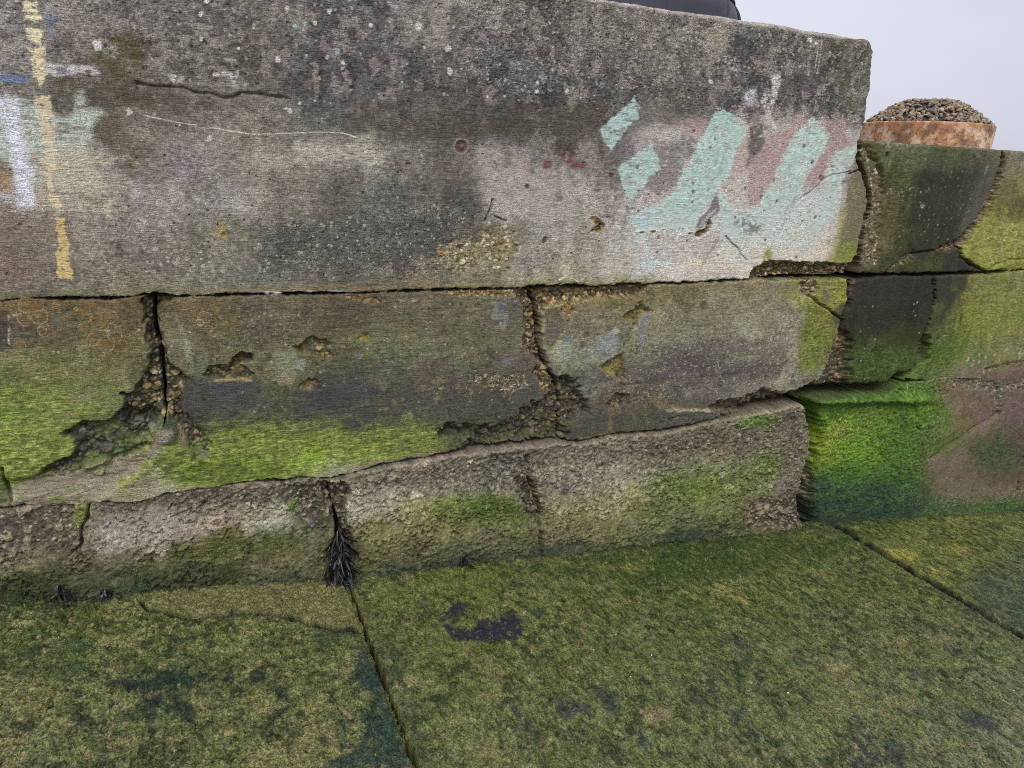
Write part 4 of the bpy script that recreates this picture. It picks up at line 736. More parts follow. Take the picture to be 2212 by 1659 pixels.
def fill_RU1(S):
    S.anchors(A_RU1); base_tone(S, .8); S.col *= .86
    S.depth += .004*(S.n(5, 5, 80, 4)-.5) + .002*(S.n(60, 60, 81, 4)-.5)
    striate(S, .001, .1, fx=30, fz=60)
    v = S.n(26, 4, 75, 4); S.mul(1 + .5*(v-.5))
    algae(S, T(3, [(1370,870),(1600,900),(1560,1000),(1500,1200),(1480,1500),(1400,1600),(1370,1200)]), c=(86, 92, 40), a=.6, cov=.6, seed=80, cf=(30, 8))
    algae(S, T(3, [(1500,880),(2080,910),(2060,1000),(1800,960),(1560,960)]), c=(84, 92, 46), a=.5, cov=.5, seed=81, cf=(30, 10))
    S.paint(T(3, [(1480,960),(2000,1000),(1960,1300),(1800,1460),(1560,1440),(1500,1200)]), (46, 48, 38), a=.45, soft=25, warp=20, cov=.7, cf=(26, 7), seed=82)
    S.paint(T(3, [(1340,850),(1560,860),(1540,890),(1380,880)]), (150, 144, 124), a=.7, soft=4, warp=6, cov=.5, cf=(80, 80), seed=83)
    S.specks(T(3, [(1400,900),(2000,950),(1900,1400),(1400,1560)]), .02, .16, .22, (140, 136, 104), 84, a=.7)
    S.specks(T(3, [(1380,1130),(1640,1130),(1640,1170),(1380,1170)]), .010, .5, .4, (150, 146, 110), 85, a=.8)
    S.blob(*T(3, [(1600, 1235)])[0], 4, 4, (140, 144, 128), soft=1.5, warp=2, a=.8)
    S.line(T(3, [(1995,1000),(1975,1045)]), 2, (150, 148, 140), soft=2.5, warp=2, a=.6)
    S.blob(*T(3, [(1394, 928)])[0], 3, 5, (30, 28, 24), soft=1.5, warp=1, a=.9, dep=.02)
    S.paint(T(3, [(1990,920),(2080,920),(2060,1080),(1900,1380),(1820,1420),(1900,1200)]), (92, 90, 76), a=.55, soft=10, warp=10, cov=.7, cf=(30, 8), seed=86)
    S.pebbles(T(3, [(1220,850),(1290,870),(1330,950),(1370,1050),(1365,1200),(1350,1300),(1345,1450),(1340,1600),(1230,1600),(1260,1400),(1300,1250),(1285,1080),(1240,980)]), .016, cell=.013, seed=37, warp=7, soft=7, dens=.6, mortar=(104, 94, 66), cols=[(150, 136, 104), (128, 112, 80), (112, 96, 66), (160, 150, 124), (134, 104, 72), (96, 90, 76)])
    S.paint(T(3, [(1290,850),(1340,870),(1360,950),(1330,1000),(1300,940)]), (86, 88, 42), a=.7, soft=5, warp=5, seed=87)
    S.pebbles(A14, .03, cell=.015, seed=38, warp=5, soft=4, cols=[(150, 124, 84), (134, 104, 62), (112, 92, 62), (92, 80, 62), (60, 54, 44)])
    S.pebbles(T(3, [(1390,1635),(1440,1585),(1500,1530),(1550,1500),(1562,1540),(1500,1575),(1430,1620)]), .02, cell=.014, seed=39, warp=4, soft=3, cols=[(132, 116, 82), (104, 90, 62), (74, 66, 50)])
    S.groove(T(3, [(1390,1632),(1440,1590),(1500,1540),(1560,1520),(1700,1500),(1720,1480)]), 2, .03, warp=2)
    S.groove(T(3, [(1700,1500),(1690,1580),(1670,1659)]), 1.6, .012, warp=2)
    S.groove(T(3, [(1280,880),(1300,940),(1340,970),(1365,1060),(1368,1200)]), 1.6, .012, warp=3)

A14 = T(3, [(2085,925),(2105,970),(2072,1100),(2022,1220),(1985,1310),(1905,1400),(1870,1470),(1740,1505),(1700,1500),(1740,1470),(1840,1425),(1950,1290),(2000,1180),(2042,1090),(2080,1000)])

def fill_RU2(S):
    S.anchors(A_RU2); base_tone(S, .7)
    S.depth += .005*(S.n(5, 5, 80, 4)-.5) + .002*(S.n(60, 60, 81, 4)-.5)
    v = S.n(24, 5, 76, 4); S.mul(1 + .5*(v-.5))
    algae(S, T(3, [(1900,1420),(2000,1330),(2120,1260),(2300,1240),(2300,1560),(2060,1600),(1960,1600),(1890,1540)]), c=(148, 146, 62), a=.7, cov=.72, seed=88, cf=(30, 12))
    S.paint(T(3, [(2080,1300),(2180,1210),(2300,1170),(2300,1290),(2160,1330)]), (74, 74, 44), a=.6, soft=9, warp=9, cov=.8, seed=89)
    S.groove(T(3, [(1980,1640),(2050,1590),(2130,1560),(2230,1555)]), 2.5, .012, warp=3)
    algae(S, T(3, [(2000,1640),(2060,1600),(2230,1570),(2230,1640)]), c=(112, 122, 34), a=.8, cov=.85, seed=90, soft=5, warp=5)
    for x, y in ((2078,1505),(2150,1440),(2200,980)): S.blob(*T(3, [(x, y)])[0], 4, 4, (150, 146, 112), soft=2, warp=2, a=.7)
    S.pebbles(A14, .03, cell=.015, seed=38, warp=5, soft=4, cols=[(150, 124, 84), (134, 104, 62), (112, 92, 62), (92, 80, 62)])

def fill_RM1(S):
    S.anchors(A_RM1); base_tone(S, .6); S.col *= .84
    S.depth += .005*(S.n(5, 5, 80, 4)-.5) + .0018*(S.n(60, 60, 81, 4)-.5)
    striate(S, .001, .14, fx=12, fz=90)
    v = S.n(24, 5, 76, 4); S.mul(1 + .35*(v-.5))
    algae(S, T(6, [(1180,640),(1300,560),(1420,600),(1560,620),(1540,740),(1420,800),(1240,820),(1170,780)]), c=(66, 88, 30), a=.8, cov=.7, seed=91, soft=22, cf=(40, 20))
    S.pebbles(A6, .05, cell=.019, seed=35, warp=6, soft=6, cols=DARK2 + [(150, 118, 72), (128, 112, 72), (112, 100, 60)], green=.15, mossc=(84, 90, 44))
    S.pebbles(T(6, [(1160,195),(1215,195),(1200,300),(1165,330)]), .02, cell=.014, seed=40, warp=6, soft=4, cols=DARK2)
    S.pebbles(T(6, [(1565,700),(1580,640),(1600,560),(1625,500),(1650,560),(1640,680),(1600,700)]), .06, cell=.016, seed=41, warp=4, soft=4, green=.6, mossc=(58, 72, 28), cols=DARK2)
    S.groove([(x, y-7) for x, y in JRM], 9, .16, warp=4)
    S.specks(T(6, [(1200,300),(1640,300),(1560,780),(1200,800)]), .03, .1, .16, (170, 164, 130), 92, a=.7)

def fill_RM2(S):
    S.anchors(A_RM2 + A_RL); base_tone(S, .6)
    S.depth += .005*(S.n(5, 5, 80, 4)-.5) + .002*(S.n(60, 60, 81, 4)-.5)
    v = S.n(26, 4, 76, 4); S.mul(1 + .4*(v-.5))
    S.paint(T(6, [(1680,180),(1905,160),(1890,260),(1840,420),(1740,560),(1660,600),(1690,330)]), (56, 56, 44), a=.65, soft=10, warp=12, cov=.85, cf=(26, 7), seed=93)
    algae(S, T(6, [(1640,520),(1760,430),(1860,380),(1830,620),(1800,720),(1740,860),(1480,900),(1560,740)]), c=(78, 104, 32), a=.85, cov=.8, seed=94, soft=14, cf=(40, 20))
    algae(S, T(6, [(1830,260),(1900,180),(1900,330),(1850,620),(1810,700),(1800,500)]), c=(128, 128, 36), a=.75, cov=.7, seed=95, cf=(40, 8))
    algae(S, T(6, [(1920,180),(2300,170),(2300,640),(1860,640)]), c=(122, 132, 52), a=.55, cov=.6, seed=96, cf=(30, 5), soft=20)
    S.specks(T(6, [(1880,640),(2212,600),(2212,700),(1850,800)]), .035, .4, .36, (160, 160, 126), 97, a=.8, dep=-.001)
    S.paint(T(6, [(1790,780),(1900,700),(1990,700),(1990,790),(1800,830)]), (118, 108, 82), a=.7, soft=8, warp=9, cov=.7, seed=98)
    S.groove(T(6, [(1980,750),(2100,720),(2212,700)]), 4, .016, warp=5)
    S.pebbles(T(6, [(1950,775),(2000,740),(2120,715),(2212,695),(2300,680),(2300,780),(2000,800)]), .015, cell=.018, seed=42, warp=6, soft=6, mortar=(130, 110, 76), cols=[(150, 128, 92), (128, 110, 80), (160, 140, 104)], part=None)
    S.pebbles(T(6, [(1565,700),(1580,640),(1600,560),(1625,500),(1650,560),(1640,680),(1600,700)]), .06, cell=.016, seed=41, warp=4, soft=4, green=.6, mossc=(58, 72, 28), cols=DARK2)

def fuzz(S, pts, amp=.006, soft=15):
    i, k = S.mask(pts, soft=soft, warp=12, wf=12, seed=5)
    if i is None: return
    q = S.n(70, 48, 130, 3, i); r = 1-np.abs(2*q-1)
    q2 = S.n(150, 120, 131, 3, i)
    h = (.6*r + .5*q2)
    S.depth[i] -= (amp*(h-.55)*k).astype(f32)
    S.col[i] *= (1 + 1.25*(h-.6)*k)[:, None]

def rough_low(S, amp=1.0):
    base_tone(S, 1.0)
    q = S.n(42, 48, 140, 4); q2 = S.n(105, 120, 142, 3); q3 = S.n(16, 18, 144, 4)
    pit = sstep(.44, .30, q2)*sstep(.35, .6, q3)
    lump = sstep(.52, .72, q)
    S.col *= 1.3
    st = sstep(.5, .68, q3)
    S.depth += (amp*(.014*(S.n(7, 9, 141, 4)-.5) - .008*lump*st - .0045*(q2-.5) + .006*pit)).astype(f32)
    S.mul((1 + .5*(q2-.5) + .25*(q-.5) + .5*(S.n(200, 220, 143, 3)-.5))*(1-.35*pit))

GRAVEL = [(126, 116, 96), (104, 98, 82), (142, 132, 110), (90, 88, 76), (84, 86, 80), (150, 140, 116), (112, 100, 80)]
def fill_RL(S):
    S.anchors(A_RL + A_RM2); base_tone(S, .7); S.col *= np.array([.98, .84, 1.0], f32)
    S.depth += .03 + .012*(S.n(4, 4, 80, 4)-.5) + .004*(S.n(50, 50, 81, 4)-.5) - (.03*sstep(1880, 1990, S.px)).astype(f32)
    S.depth += (-.05*np.exp(-((S.py-(868-.03*(S.px-1750)))/9)**2)*sstep(2050, 1950, S.px)).astype(f32)
    g = T(6, [(880,900),(1400,880),(1560,740),(1800,700),(1760,900),(1720,1150),(1640,1320),(1560,1560),(1420,1660),(960,1660),(960,1200),(900,1000)])
    algae(S, g, c=(66, 98, 34), a=.45, cov=.65, seed=99, cf=(30, 30))
    algae(S, T(6, [(1050,1180),(1100,1050),(1240,1040),(1260,1150),(1120,1200),(1020,1220)]), c=(118, 136, 34), a=.85, cov=.8, seed=100, cf=(30, 14))
    algae(S, T(6, [(1260,1000),(1330,980),(1340,1180),(1270,1160)]), c=(96, 120, 34), a=.6, cov=.75, seed=101, cf=(30, 10))
    algae(S, T(6, [(1380,1000),(1440,1000),(1430,1100),(1380,1120)]), c=(98, 120, 34), a=.6, cov=.7, seed=102, cf=(30, 10))
    S.paint(T(6, [(980,1420),(1300,1400),(1560,1380),(1560,1560),(1420,1660),(960,1660)]), (38, 58, 48), a=.6, soft=22, warp=22, cov=.7, cf=(16, 24), seed=103)
    S.paint(T(6, [(1640,1300),(1750,1240),(2000,1060),(2080,1010),(2060,1080),(1900,1200),(1800,1400),(2212,1450),(2212,1520),(1700,1580),(1640,1450)]), (116, 104, 82), a=.6, soft=10, warp=12, cov=.7, cf=(40, 50), seed=104)
    algae(S, T(6, [(1900,1200),(2060,1090),(2212,1120),(2212,1280),(2100,1360),(1860,1340)]), c=(62, 84, 40), a=.75, cov=.6, seed=105)
    algae(S, T(6, [(1560,1600),(1700,1500),(1900,1560),(2212,1450),(2300,1440),(2300,1620),(1560,1680)]), c=(56, 92, 34), a=.8, cov=.62, seed=106, soft=8)
    S.paint(T(6, [(1760,820),(1900,830),(2060,850),(2300,800),(2300,1000),(2080,1000),(1900,900),(1740,960)]), (114, 104, 84), a=.55, soft=10, warp=12, cov=.6, cf=(40, 40), seed=107)
    S.pebbles(T(6, [(1780,800),(1900,790),(2060,830),(2300,780),(2300,840),(2090,870),(2080,1010),(2030,1010),(2040,880),(1900,850),(1760,860)]), .012, cell=.016, seed=43, warp=8, soft=6, cols=GRAVEL, mortar=(112, 98, 78), part=None)
    S.groove(T(6, [(2060,860),(2068,960),(2060,1010)]), 3, .02, warp=3)
    S.groove(T(6, [(1650,1285),(1760,1200),(1900,1110),(2060,1010)]), 3.5, .02, warp=4)
    S.groove(T(6, [(2170,1480),(2190,1350),(2212,1270)]), 2, .015, warp=3)
    fuzz(S, g, .024)
    fuzz(S, T(6, [(1560,1600),(1700,1500),(2300,1440),(2300,1660),(1500,1680)]), .01)
    S.groove(T(6, [(1555,960),(1575,1020),(1560,1060),(1590,1110)]), 2.5, .02, warp=3)
    S.pebbles(A18, .05, cell=.022, seed=44, warp=5, soft=5, cols=GRAVEL + DARK2, green=.15, mossc=(66, 92, 34))
    S.groove([(x+17, y) for x, y in CL3], 9, .16, warp=5)

A18 = T(6, [(890,930),(925,1000),(960,1100),(975,1180),(985,1250),(985,1400),(975,1560),(965,1659),(960,1690),(840,1690),(868,1640),(862,1560),(880,1420),(930,1260),(935,1150),(905,1020)])
def fill_L0(S):
    S.anchors(A_L0); rough_low(S)
    S.pebbles(T(7, [(-100,60),(180,60),(340,70),(330,180),(300,260),(120,240),(-100,240)]), .004, cell=.022, seed=45, dens=.42, warp=20, soft=14, cols=GRAVEL, mortar=(112, 102, 86), part=None)
    S.pebbles(T(7, [(400,40),(700,0),(1100,-10),(1420,-40),(1430,100),(1240,60),(1000,60),(600,90),(420,110)]), .006, cell=.018, seed=46, dens=.42, warp=22, soft=14, cols=GRAVEL, mortar=(116, 106, 90), part=None)
    S.pebbles(T(7, [(1250,-30),(1420,-30),(1440,120),(1400,200),(1280,100)]), .008, cell=.022, seed=47, dens=.42, warp=12, soft=10, cols=GRAVEL + [(150, 146, 120)], mortar=(92, 86, 66), part=None, green=.15)
    S.paint(T(7, [(480,120),(620,90),(800,100),(780,190),(600,250),(500,200)]), (146, 138, 126), a=.6, soft=12, warp=12, cov=.7, seed=108)
    S.paint(T(7, [(1130,70),(1220,60),(1280,130),(1240,170),(1060,170)]), (160, 160, 136), a=.65, soft=9, warp=10, cov=.7, seed=109)
    algae(S, T(7, [(700,260),(880,190),(1260,160),(1290,250),(1100,300),(760,330)]), c=(78, 92, 34), a=.75, cov=.6, seed=110)
    algae(S, T(7, [(1240,50),(1290,40),(1290,80),(1250,90)]), c=(92, 128, 34), a=.8, cov=.7, seed=111, soft=6, warp=6)
    algae(S, T(7, [(310,100),(330,60),(390,60),(380,110),(345,160),(320,180)]), c=(132, 150, 50), a=.85, cov=.85, seed=112, soft=5, warp=4)
    algae(S, T(7, [(1390,80),(1410,60),(1420,150),(1395,150)]), c=(76, 118, 30), a=.75, cov=.8, seed=113, soft=5, warp=4)
    S.paint(T(7, [(-200,380),(180,350),(240,300),(300,420),(540,350),(700,340),(900,300),(1040,300),(1000,440),(600,470),(-200,500)]), (52, 64, 36), a=.7, soft=16, warp=18, cov=.62, cf=(24, 30), seed=114)
    S.paint(T(7, [(480,330),(620,300),(640,240),(500,260),(400,320)]), (96, 84, 58), a=.6, soft=10, warp=10, cov=.7, seed=115)
    S.paint(T(7, [(1000,400),(1200,370),(1380,360),(1380,400),(1020,430)]), (48, 72, 66), a=.6, soft=8, warp=10, cov=.55, seed=116)
    for x, y in ((120,170),(118,218),(38,205),(255,155)): S.blob(*T(7, [(x, y)])[0], 9, 8, (156, 150, 116), soft=2, warp=3, a=.75, dep=-.01)
    S.groove(T(7, [(385,60),(375,120),(350,160),(352,235),(310,270)]), 3, .03, warp=2)
    S.paint(T(7, [(330,60),(385,70),(372,130),(345,170),(310,120)]), (120, 132, 60), a=.4, dep=-.016, soft=3, warp=2)
    # ledge of pale mortar along the top joint
    S.pebbles([(690,1045),(735,1045),(745,1100),(755,1150),(730,1160),(715,1110)], .03, cell=.018, seed=48, warp=6, soft=5, cols=DARK2 + GRAVEL)

def fill_L1(S):
    S.anchors(A_L1); rough_low(S, 1.1)
    S.depth += (-.018*sstep(60, 0, S.py - np.interp(S.px, [p[0] for p in J2B1+J2C], [p[1] for p in J2B1+J2C]))).astype(f32)
    up = T(5, [(300,1360),(700,1290),(1000,1230),(1500,1210),(2212,1110),(2300,1110),(2300,1300),(1900,1360),(1500,1500),(1100,1500),(600,1480),(200,1560)])
    S.pebbles(up, .004, cell=.019, seed=49, dens=.42, warp=26, soft=18, cols=[(84, 84, 76), (112, 108, 92), (96, 92, 80), (140, 134, 112), (72, 74, 70)], mortar=(146, 138, 116), part=None)
    S.pebbles(T(6, [(-50,1180),(500,1080),(860,960),(930,1100),(940,1250),(880,1450),(700,1300),(300,1250),(-50,1320)]), .004, cell=.017, seed=50, dens=.42, warp=22, soft=16, cols=GRAVEL, mortar=(120, 114, 90), part=None)
    S.pebbles(T(5, [(1120,1390),(1230,1380),(1280,1500),(1300,1640),(1180,1640),(1160,1500)]), .012, cell=.022, seed=51, warp=9, soft=8, cols=DARK2 + GRAVEL, part=None)
    S.pebbles(T(5, [(980,1250),(1210,1230),(1240,1280),(1100,1310),(1000,1300)]), .008, cell=.028, seed=52, warp=10, soft=8, cols=[(66, 70, 68), (84, 86, 78), (104, 100, 84)], mortar=(128, 120, 98), part=None)
    S.paint(T(5, [(740,1240),(900,1225),(1100,1195),(1400,1172),(1420,1190),(1200,1220),(900,1262),(780,1275)]), (138, 122, 108), a=.85, soft=4, warp=5, cov=.9, seed=117, dep=-.008)
    S.paint(T(6, [(560,1005),(700,980),(850,935),(860,955),(700,1000),(580,1020)]), (140, 126, 108), a=.85, soft=4, warp=5, cov=.85, seed=118, dep=-.008)
    S.paint(T(5, [(190,1480),(250,1440),(420,1380),(450,1440),(380,1600),(250,1620),(200,1560)]), (166, 158, 138), a=.6, soft=12, warp=14, cov=.7, cf=(40, 60), seed=119)
    S.paint(T(5, [(1260,1350),(1500,1280),(1800,1290),(1760,1420),(1400,1450)]), (164, 156, 132), a=.6, soft=14, warp=16, cov=.55, cf=(60, 60), seed=120)
    algae(S, T(5, [(830,1560),(1000,1500),(1180,1540),(1190,1640),(1000,1659),(760,1659)]), c=(72, 96, 28), a=.85, cov=.78, seed=121)
    algae(S, T(6, [(-100,1360),(200,1300),(420,1300),(760,1280),(720,1360),(560,1460),(200,1500),(-100,1520)]), c=(84, 104, 38), a=.75, cov=.62, seed=122)
    algae(S, T(6, [(540,1040),(600,1010),(760,985),(760,1030),(660,1100),(560,1080)]), c=(98, 136, 36), a=.8, cov=.7, seed=123, soft=9)
    algae(S, T(6, [(580,1260),(700,1230),(800,1280),(700,1350)]), c=(100, 128, 36), a=.7, cov=.6, seed=124)
    algae(S, T(5, [(300,1640),(800,1600),(1200,1640),(2200,1500),(2200,1659),(300,1659)]), c=(88, 98, 44), a=.5, cov=.5, seed=125)
    algae(S, [(780,1200),(900,1170),(1300,1130),(1600,1080),(1600,1150),(1200,1190),(800,1240)], c=(86, 92, 48), a=.5, cov=.5, seed=126)
    S.paint([(760,1250),(900,1215),(1100,1185),(1400,1158),(1650,1120),(1740,1130),(1400,1185),(1000,1225),(770,1262)], (48, 62, 46), a=.65, soft=9, warp=10, cov=.72, cf=(24, 30), seed=127)
    S.paint([(1330,1128),(1560,1092),(1640,1080),(1500,1115),(1350,1140)], (120, 118, 88), a=.6, soft=6, warp=7, cov=.6, seed=128)
    S.pebbles(T(6, [(560,1560),(640,1490),(720,1510),(880,1480),(900,1659),(900,1700),(540,1690)]), .012, cell=.034, seed=53, warp=9, soft=7, cols=[(122, 108, 86), (110, 98, 78), (134, 120, 96), (100, 90, 74)], mortar=(80, 74, 54), part=None)
    S.pebbles(A18, .04, cell=.022, seed=44, warp=5, soft=5, cols=GRAVEL + DARK2)
    S.pebbles([(700,1045),(740,1040),(760,1060),(745,1100),(755,1150),(765,1200),(745,1210),(725,1130)], .03, cell=.018, seed=54, warp=6, soft=5, cols=DARK2 + GRAVEL)
    S.groove([(737,1200),(748,1225),(760,1262)], 6, .05, warp=2)

GAPS = [(335, 660, 40, 2.0), (1150, 640, 40, 2.5), (1330, 617, 60, 1.6), (1560, 606, 60, 1.2), (1740, 600, 80, 3.5), (1850, 590, 40, 4.0), (1866, 360, 26, 5.0), (1882, 440, 50, 2.0), (2120, 460, 40, 1.5), (2170, 340, 20, 1.0),
        (1090, 960, 110, 3.0), (900, 990, 60, 1.0), (1500, 915, 60, 1.0), (1680, 875, 60, 1.0), (1760, 855, 50, 2.5), (1850, 850, 70, 3.5), (1930, 840, 40, 2.5), (1990, 760, 40, 3.0), (1746, 890, 40, 4.5), (1745, 1050, 80, 3.0), (728, 1130, 50, 3.0), (740, 1200, 50, 3.5), (716, 1060, 30, 1.0), (350, 800, 80, .8), (520, 640, 120, .3), (1861, 545, 40, 3), (1873, 485, 40, 3), (1883, 425, 36, 3), (1859, 325, 20, 2), (2150, 400, 30, 2), (2095, 500, 30, 2.5), (2140, 440, 30, 1.5), (2030, 592, 60, 1.2), (1930, 594, 60, 2), (1825, 690, 40, 2), (1805, 760, 40, 2.5), (1160, 700, 60, 1.5), (1190, 800, 50, 1.5)]
TIGHT = [(310, 1000, 80), (296, 1050, 60), (335, 950, 40), (2090, 815, 100), (2250, 785, 130), (150, 1090, 70)]

TUFT = []
def build_block(poly, fill, name, label, mp=1.75, group=None):
    cap = 1.5 if poly in (P_U, P_RU1, P_RU2) else .55
    P = np.array([at(*p) for p in poly])
    x0, x1, z0, z1 = P[:, 0].min()-.035, P[:, 0].max()+.035, P[:, 2].min()-.035, P[:, 2].max()+.035
    xs = [x0]
    zm = .5*(z0+z1)
    while xs[-1] < x1:
        a = xs[-1]; p0 = proj(a, 0, zm)[0]; p1 = proj(a+.001, 0, zm)[0]
        xs.append(a + min(.02, mp*(1.6 if p0 > 2260 or p0 < -40 else 1)*.001/max(1e-6, p1-p0)))
    xs = np.array(xs)
    xm = np.clip(.5*(x0+x1), None, at(2100, 600)[0])
    dz = mp*.001/abs(proj(max(x0, at(-40, 600)[0]), 0, zm+.001)[1]-proj(max(x0, at(-40, 600)[0]), 0, zm)[1])
    if x1 - x0 < 1.2: dz = mp*.001/abs(proj(xm, 0, zm+.001)[1]-proj(xm, 0, zm)[1])
    zs = np.arange(z0, z1+dz, dz)
    X, Z = np.meshgrid(xs, zs); sh = X.shape
    X = X.ravel(); Z = Z.ravel()
    px, py = proj(X, 0, Z)
    mpp = (proj(X+.001, 0, Z)[0]-px); mpp = .001/np.maximum(mpp, 1e-4)
    # signed distance to the block's outline, ragged, with the joint's gap
    S = Surf(px, py, X, Z, mpp)
    i = np.arange(px.size)
    d = S.seg(i, poly, True)
    rag = (S.n(18, 18, 301, 4)-.5)*7 + (S.n(75, 75, 302, 3)-.5)*5
    gap = 1.3 + .8*(S.n(10, 10, 303, 3)-.5)*2
    for gx, gy, gr, ga in GAPS: gap = gap + ga*np.exp(-((px-gx)**2+(py-gy)**2)/(gr*gr))
    tight = np.zeros_like(px)
    for gx, gy, gr in TIGHT: tight = np.maximum(tight, np.exp(-(((px-gx)**2+(py-gy)**2)/(gr*gr))**2))
    gap = gap*(1-tight) - 4*tight; rag = rag*(1-tight)
    toplim = np.interp(px, [p[0] for p in UTOP][::-1], [p[1] for p in UTOP][::-1])
    ontop = np.abs(py-toplim) < 30
    gap = np.where(ontop | (px > 1886) & (py < 250), 0, gap); rag = np.where(ontop, rag*.5, rag)
    sd = d + rag*np.where((py < 340) & (px > 1870), .5, 1) + gap
    keep = sd < 14
    r = np.where(ontop & (px > -400), 13., np.where((px > 1880) & (py < 300), 9., 5.))
    r = r*(1-.9*tight); e = np.clip(1 + sd/r, 0, 1)
    rnd = r*mpp*(1-np.sqrt(np.clip(1-e*e, 0, 1)))*np.where(ontop, 1.5, 1.2)
    fill(S)
    if poly is P_L1: S.groove([(1138, 985), (1140, 1028), (1151, 1060), (1162, 1092), (1165, 1128), (1172, 1205)], 3.0, .035, warp=4)
    if np.any(ontop):   # arris paler than the face
        k = np.exp(-((sd+7)/6)**2)*ontop*.6
        S.col += (alb((160, 152, 138))[None, :]*(.7+.6*S.n(60, 60, 304, 4))[:, None]-S.col)*k[:, None].astype(f32)
    kf = (sstep(-2.5, 1.5, sd)*(~ontop)).astype(f32)
    S.col += (alb((84, 78, 60))[None, :]*(.45+.9*S.n(9, 9, 305, 3))[:, None] - S.col)*kf[:, None]
    S.depth *= 1-.6*kf; S.grit *= 1-kf
    if poly in (P_M0, P_RL): S.depth += (.0025*tight*sstep(-14, -2, d)).astype(f32)
    out = np.maximum(sd, 0)*mpp
    Y = S.depth + rnd + np.minimum(out*60, cap) + .35*np.maximum(0, out-.02)
    V = np.stack([X, Y, Z], -1)
    F = grid_faces(sh[1], sh[0])
    F = F[keep[F].all(axis=1)]
    used = np.unique(F); rm = np.full(len(V), -1, np.int64); rm[used] = np.arange(used.size)
    S.col = S.col[used]; S.part = S.part[used]; S.grit = S.grit[used]
    if poly in (P_RL, P_RM1, P_RM2, P_L0, P_L1):
        TUFT.append((poly, V[used], S.col.copy(), S.part.copy(), px[used], py[used], kf[used]))
    o = split_build(name, V[used], rm[F], S, M_ROUGH if poly in (P_L0, P_L1) else M_CONC, M_FUZZ if poly in (P_RL, P_L0, P_L1) else None)
    tag(o, label, 'concrete block', group)
    return o

BL = [(P_U, fill_U, 'concrete_block', 'big grey top block of the wall with mint green paint strokes and white splashes'),
      (P_M0, fill_M0, 'concrete_block', 'olive block with orange ringed lichen, leftmost of the course under the painted block'),
      (P_M1, fill_M1, 'concrete_block', 'long brown middle block with bright green algae foot between two pebbly vertical cracks'),
      (P_M2, fill_M2, 'concrete_block', 'grey green middle block with triangular pebble holes, beneath the mint painted lettering'),
      (P_RU1, fill_RU1, 'concrete_block', 'dark olive black block directly under the rusty pebble filled tube'),
      (P_RU2, fill_RU2, 'concrete_block', 'yellow green block at the right edge of the top course beyond the dark one'),
      (P_RM1, fill_RM1, 'concrete_block', 'small blackish block with green foot, directly above the mossy green block'),
      (P_RM2, fill_RM2, 'concrete_block', 'block streaked yellow green and black at the right edge, second from the top'),
      (P_RL, fill_RL, 'concrete_block', 'recessed block thickly covered in vivid green algae beside the sloping pavement'),
      (P_L0, fill_L0, 'concrete_block', 'rough low base block left of the hanging black seaweed, pale above and mossy below'),
      (P_L1, fill_L1, 'concrete_block', 'long rough gravelly base block between the black seaweed and the vivid green block')]
ROOTS = {}
for poly, fill, nm, lab in BL:
    ROOTS[id(poly)] = build_block(poly, fill, nm, lab, group='blocks of the sea wall')

def wall_tufts():
    """short limp threads of weed growing out of the green parts of the lower blocks"""
    for poly, V, C, P, px, py, kf in TUFT:
        green = (C[:, 1] > C[:, 0]*1.12) & (C[:, 1] > C[:, 2]*1.6) if poly not in (P_L0, P_L1) else (C[:, 1] > C[:, 0]*1.10) & (C[:, 1] > C[:, 2]*1.9)
        ok = green & (px < 2260) & (px > -40) & (kf < .2) & (V[:, 1] < .2)
        if poly in (P_RM1, P_RM2): ok &= py > 740
        idx = np.nonzero(ok)[0]
        if len(idx) < 200: continue
        n = int(len(idx)*(.16 if poly is P_RL else .07))
        i = rng.choice(idx, n, replace=False); p = V[i]; c = C[i]
        L = rng.uniform(.003, .0095, n)*(1 if poly is P_RL else .7); W = rng.uniform(.0006, .0016, n)
        lean = rng.normal(0, .45, n); o1 = rng.uniform(.001, .003, n)
        z1 = -L*.55; z2 = -L
        a = p + np.stack([-W, np.full(n, .0006), np.zeros(n)], -1); b = p + np.stack([W, np.full(n, .0006), np.zeros(n)], -1)
        m1 = p + np.stack([lean*L*.5-W, -o1, z1], -1); m2 = p + np.stack([lean*L*.5+W, -o1-.0005, z1], -1)
        t1 = p + np.stack([lean*L, -o1*.7, z2], -1)
        vv = np.stack([a, b, m2, m1, t1], 1).reshape(-1, 3); base = 5*np.arange(n)
        f = np.concatenate([np.stack([base, base+1, base+2], -1), np.stack([base, base+2, base+3], -1), np.stack([base+3, base+2, base+4], -1)])
        tone = rng.uniform(.35, 1.75, n)[:, None]*c*np.array([1.0, .98, .9])
        o = mesh_obj('algae_threads', vv, f, M_FUZZ, np.repeat(tone, 5, 0), ROOTS[id(poly)]); o['kind'] = 'stuff'
wall_tufts()
print('wall', round(time.time()-T0, 1))
# ------------------------------------------------------------------ pavement: three sloping concrete slabs under green algae
BASE = [(-700, 1372), (-300, 1338), (0, 1299), (165, 1296), (300, 1283), (500, 1268), (690, 1258), (780, 1252), (875, 1237), (1106, 1211), (1306, 1187), (1556, 1162), (1756, 1139), (1846, 1131), (2006, 1117), (2212, 1102), (2700, 1066)]
_b = np.array([at(*p) for p in BASE])
def zb(x):
    return np.interp(x, _b[:, 0], _b[:, 2])
_g = np.linspace(_b[0, 0], _b[-1, 0], 400)
_z = np.convolve(np.pad(zb(_g), 12, 'edge'), np.ones(25)/25, 'valid')
def zb(x): return np.interp(x, _g, _z)

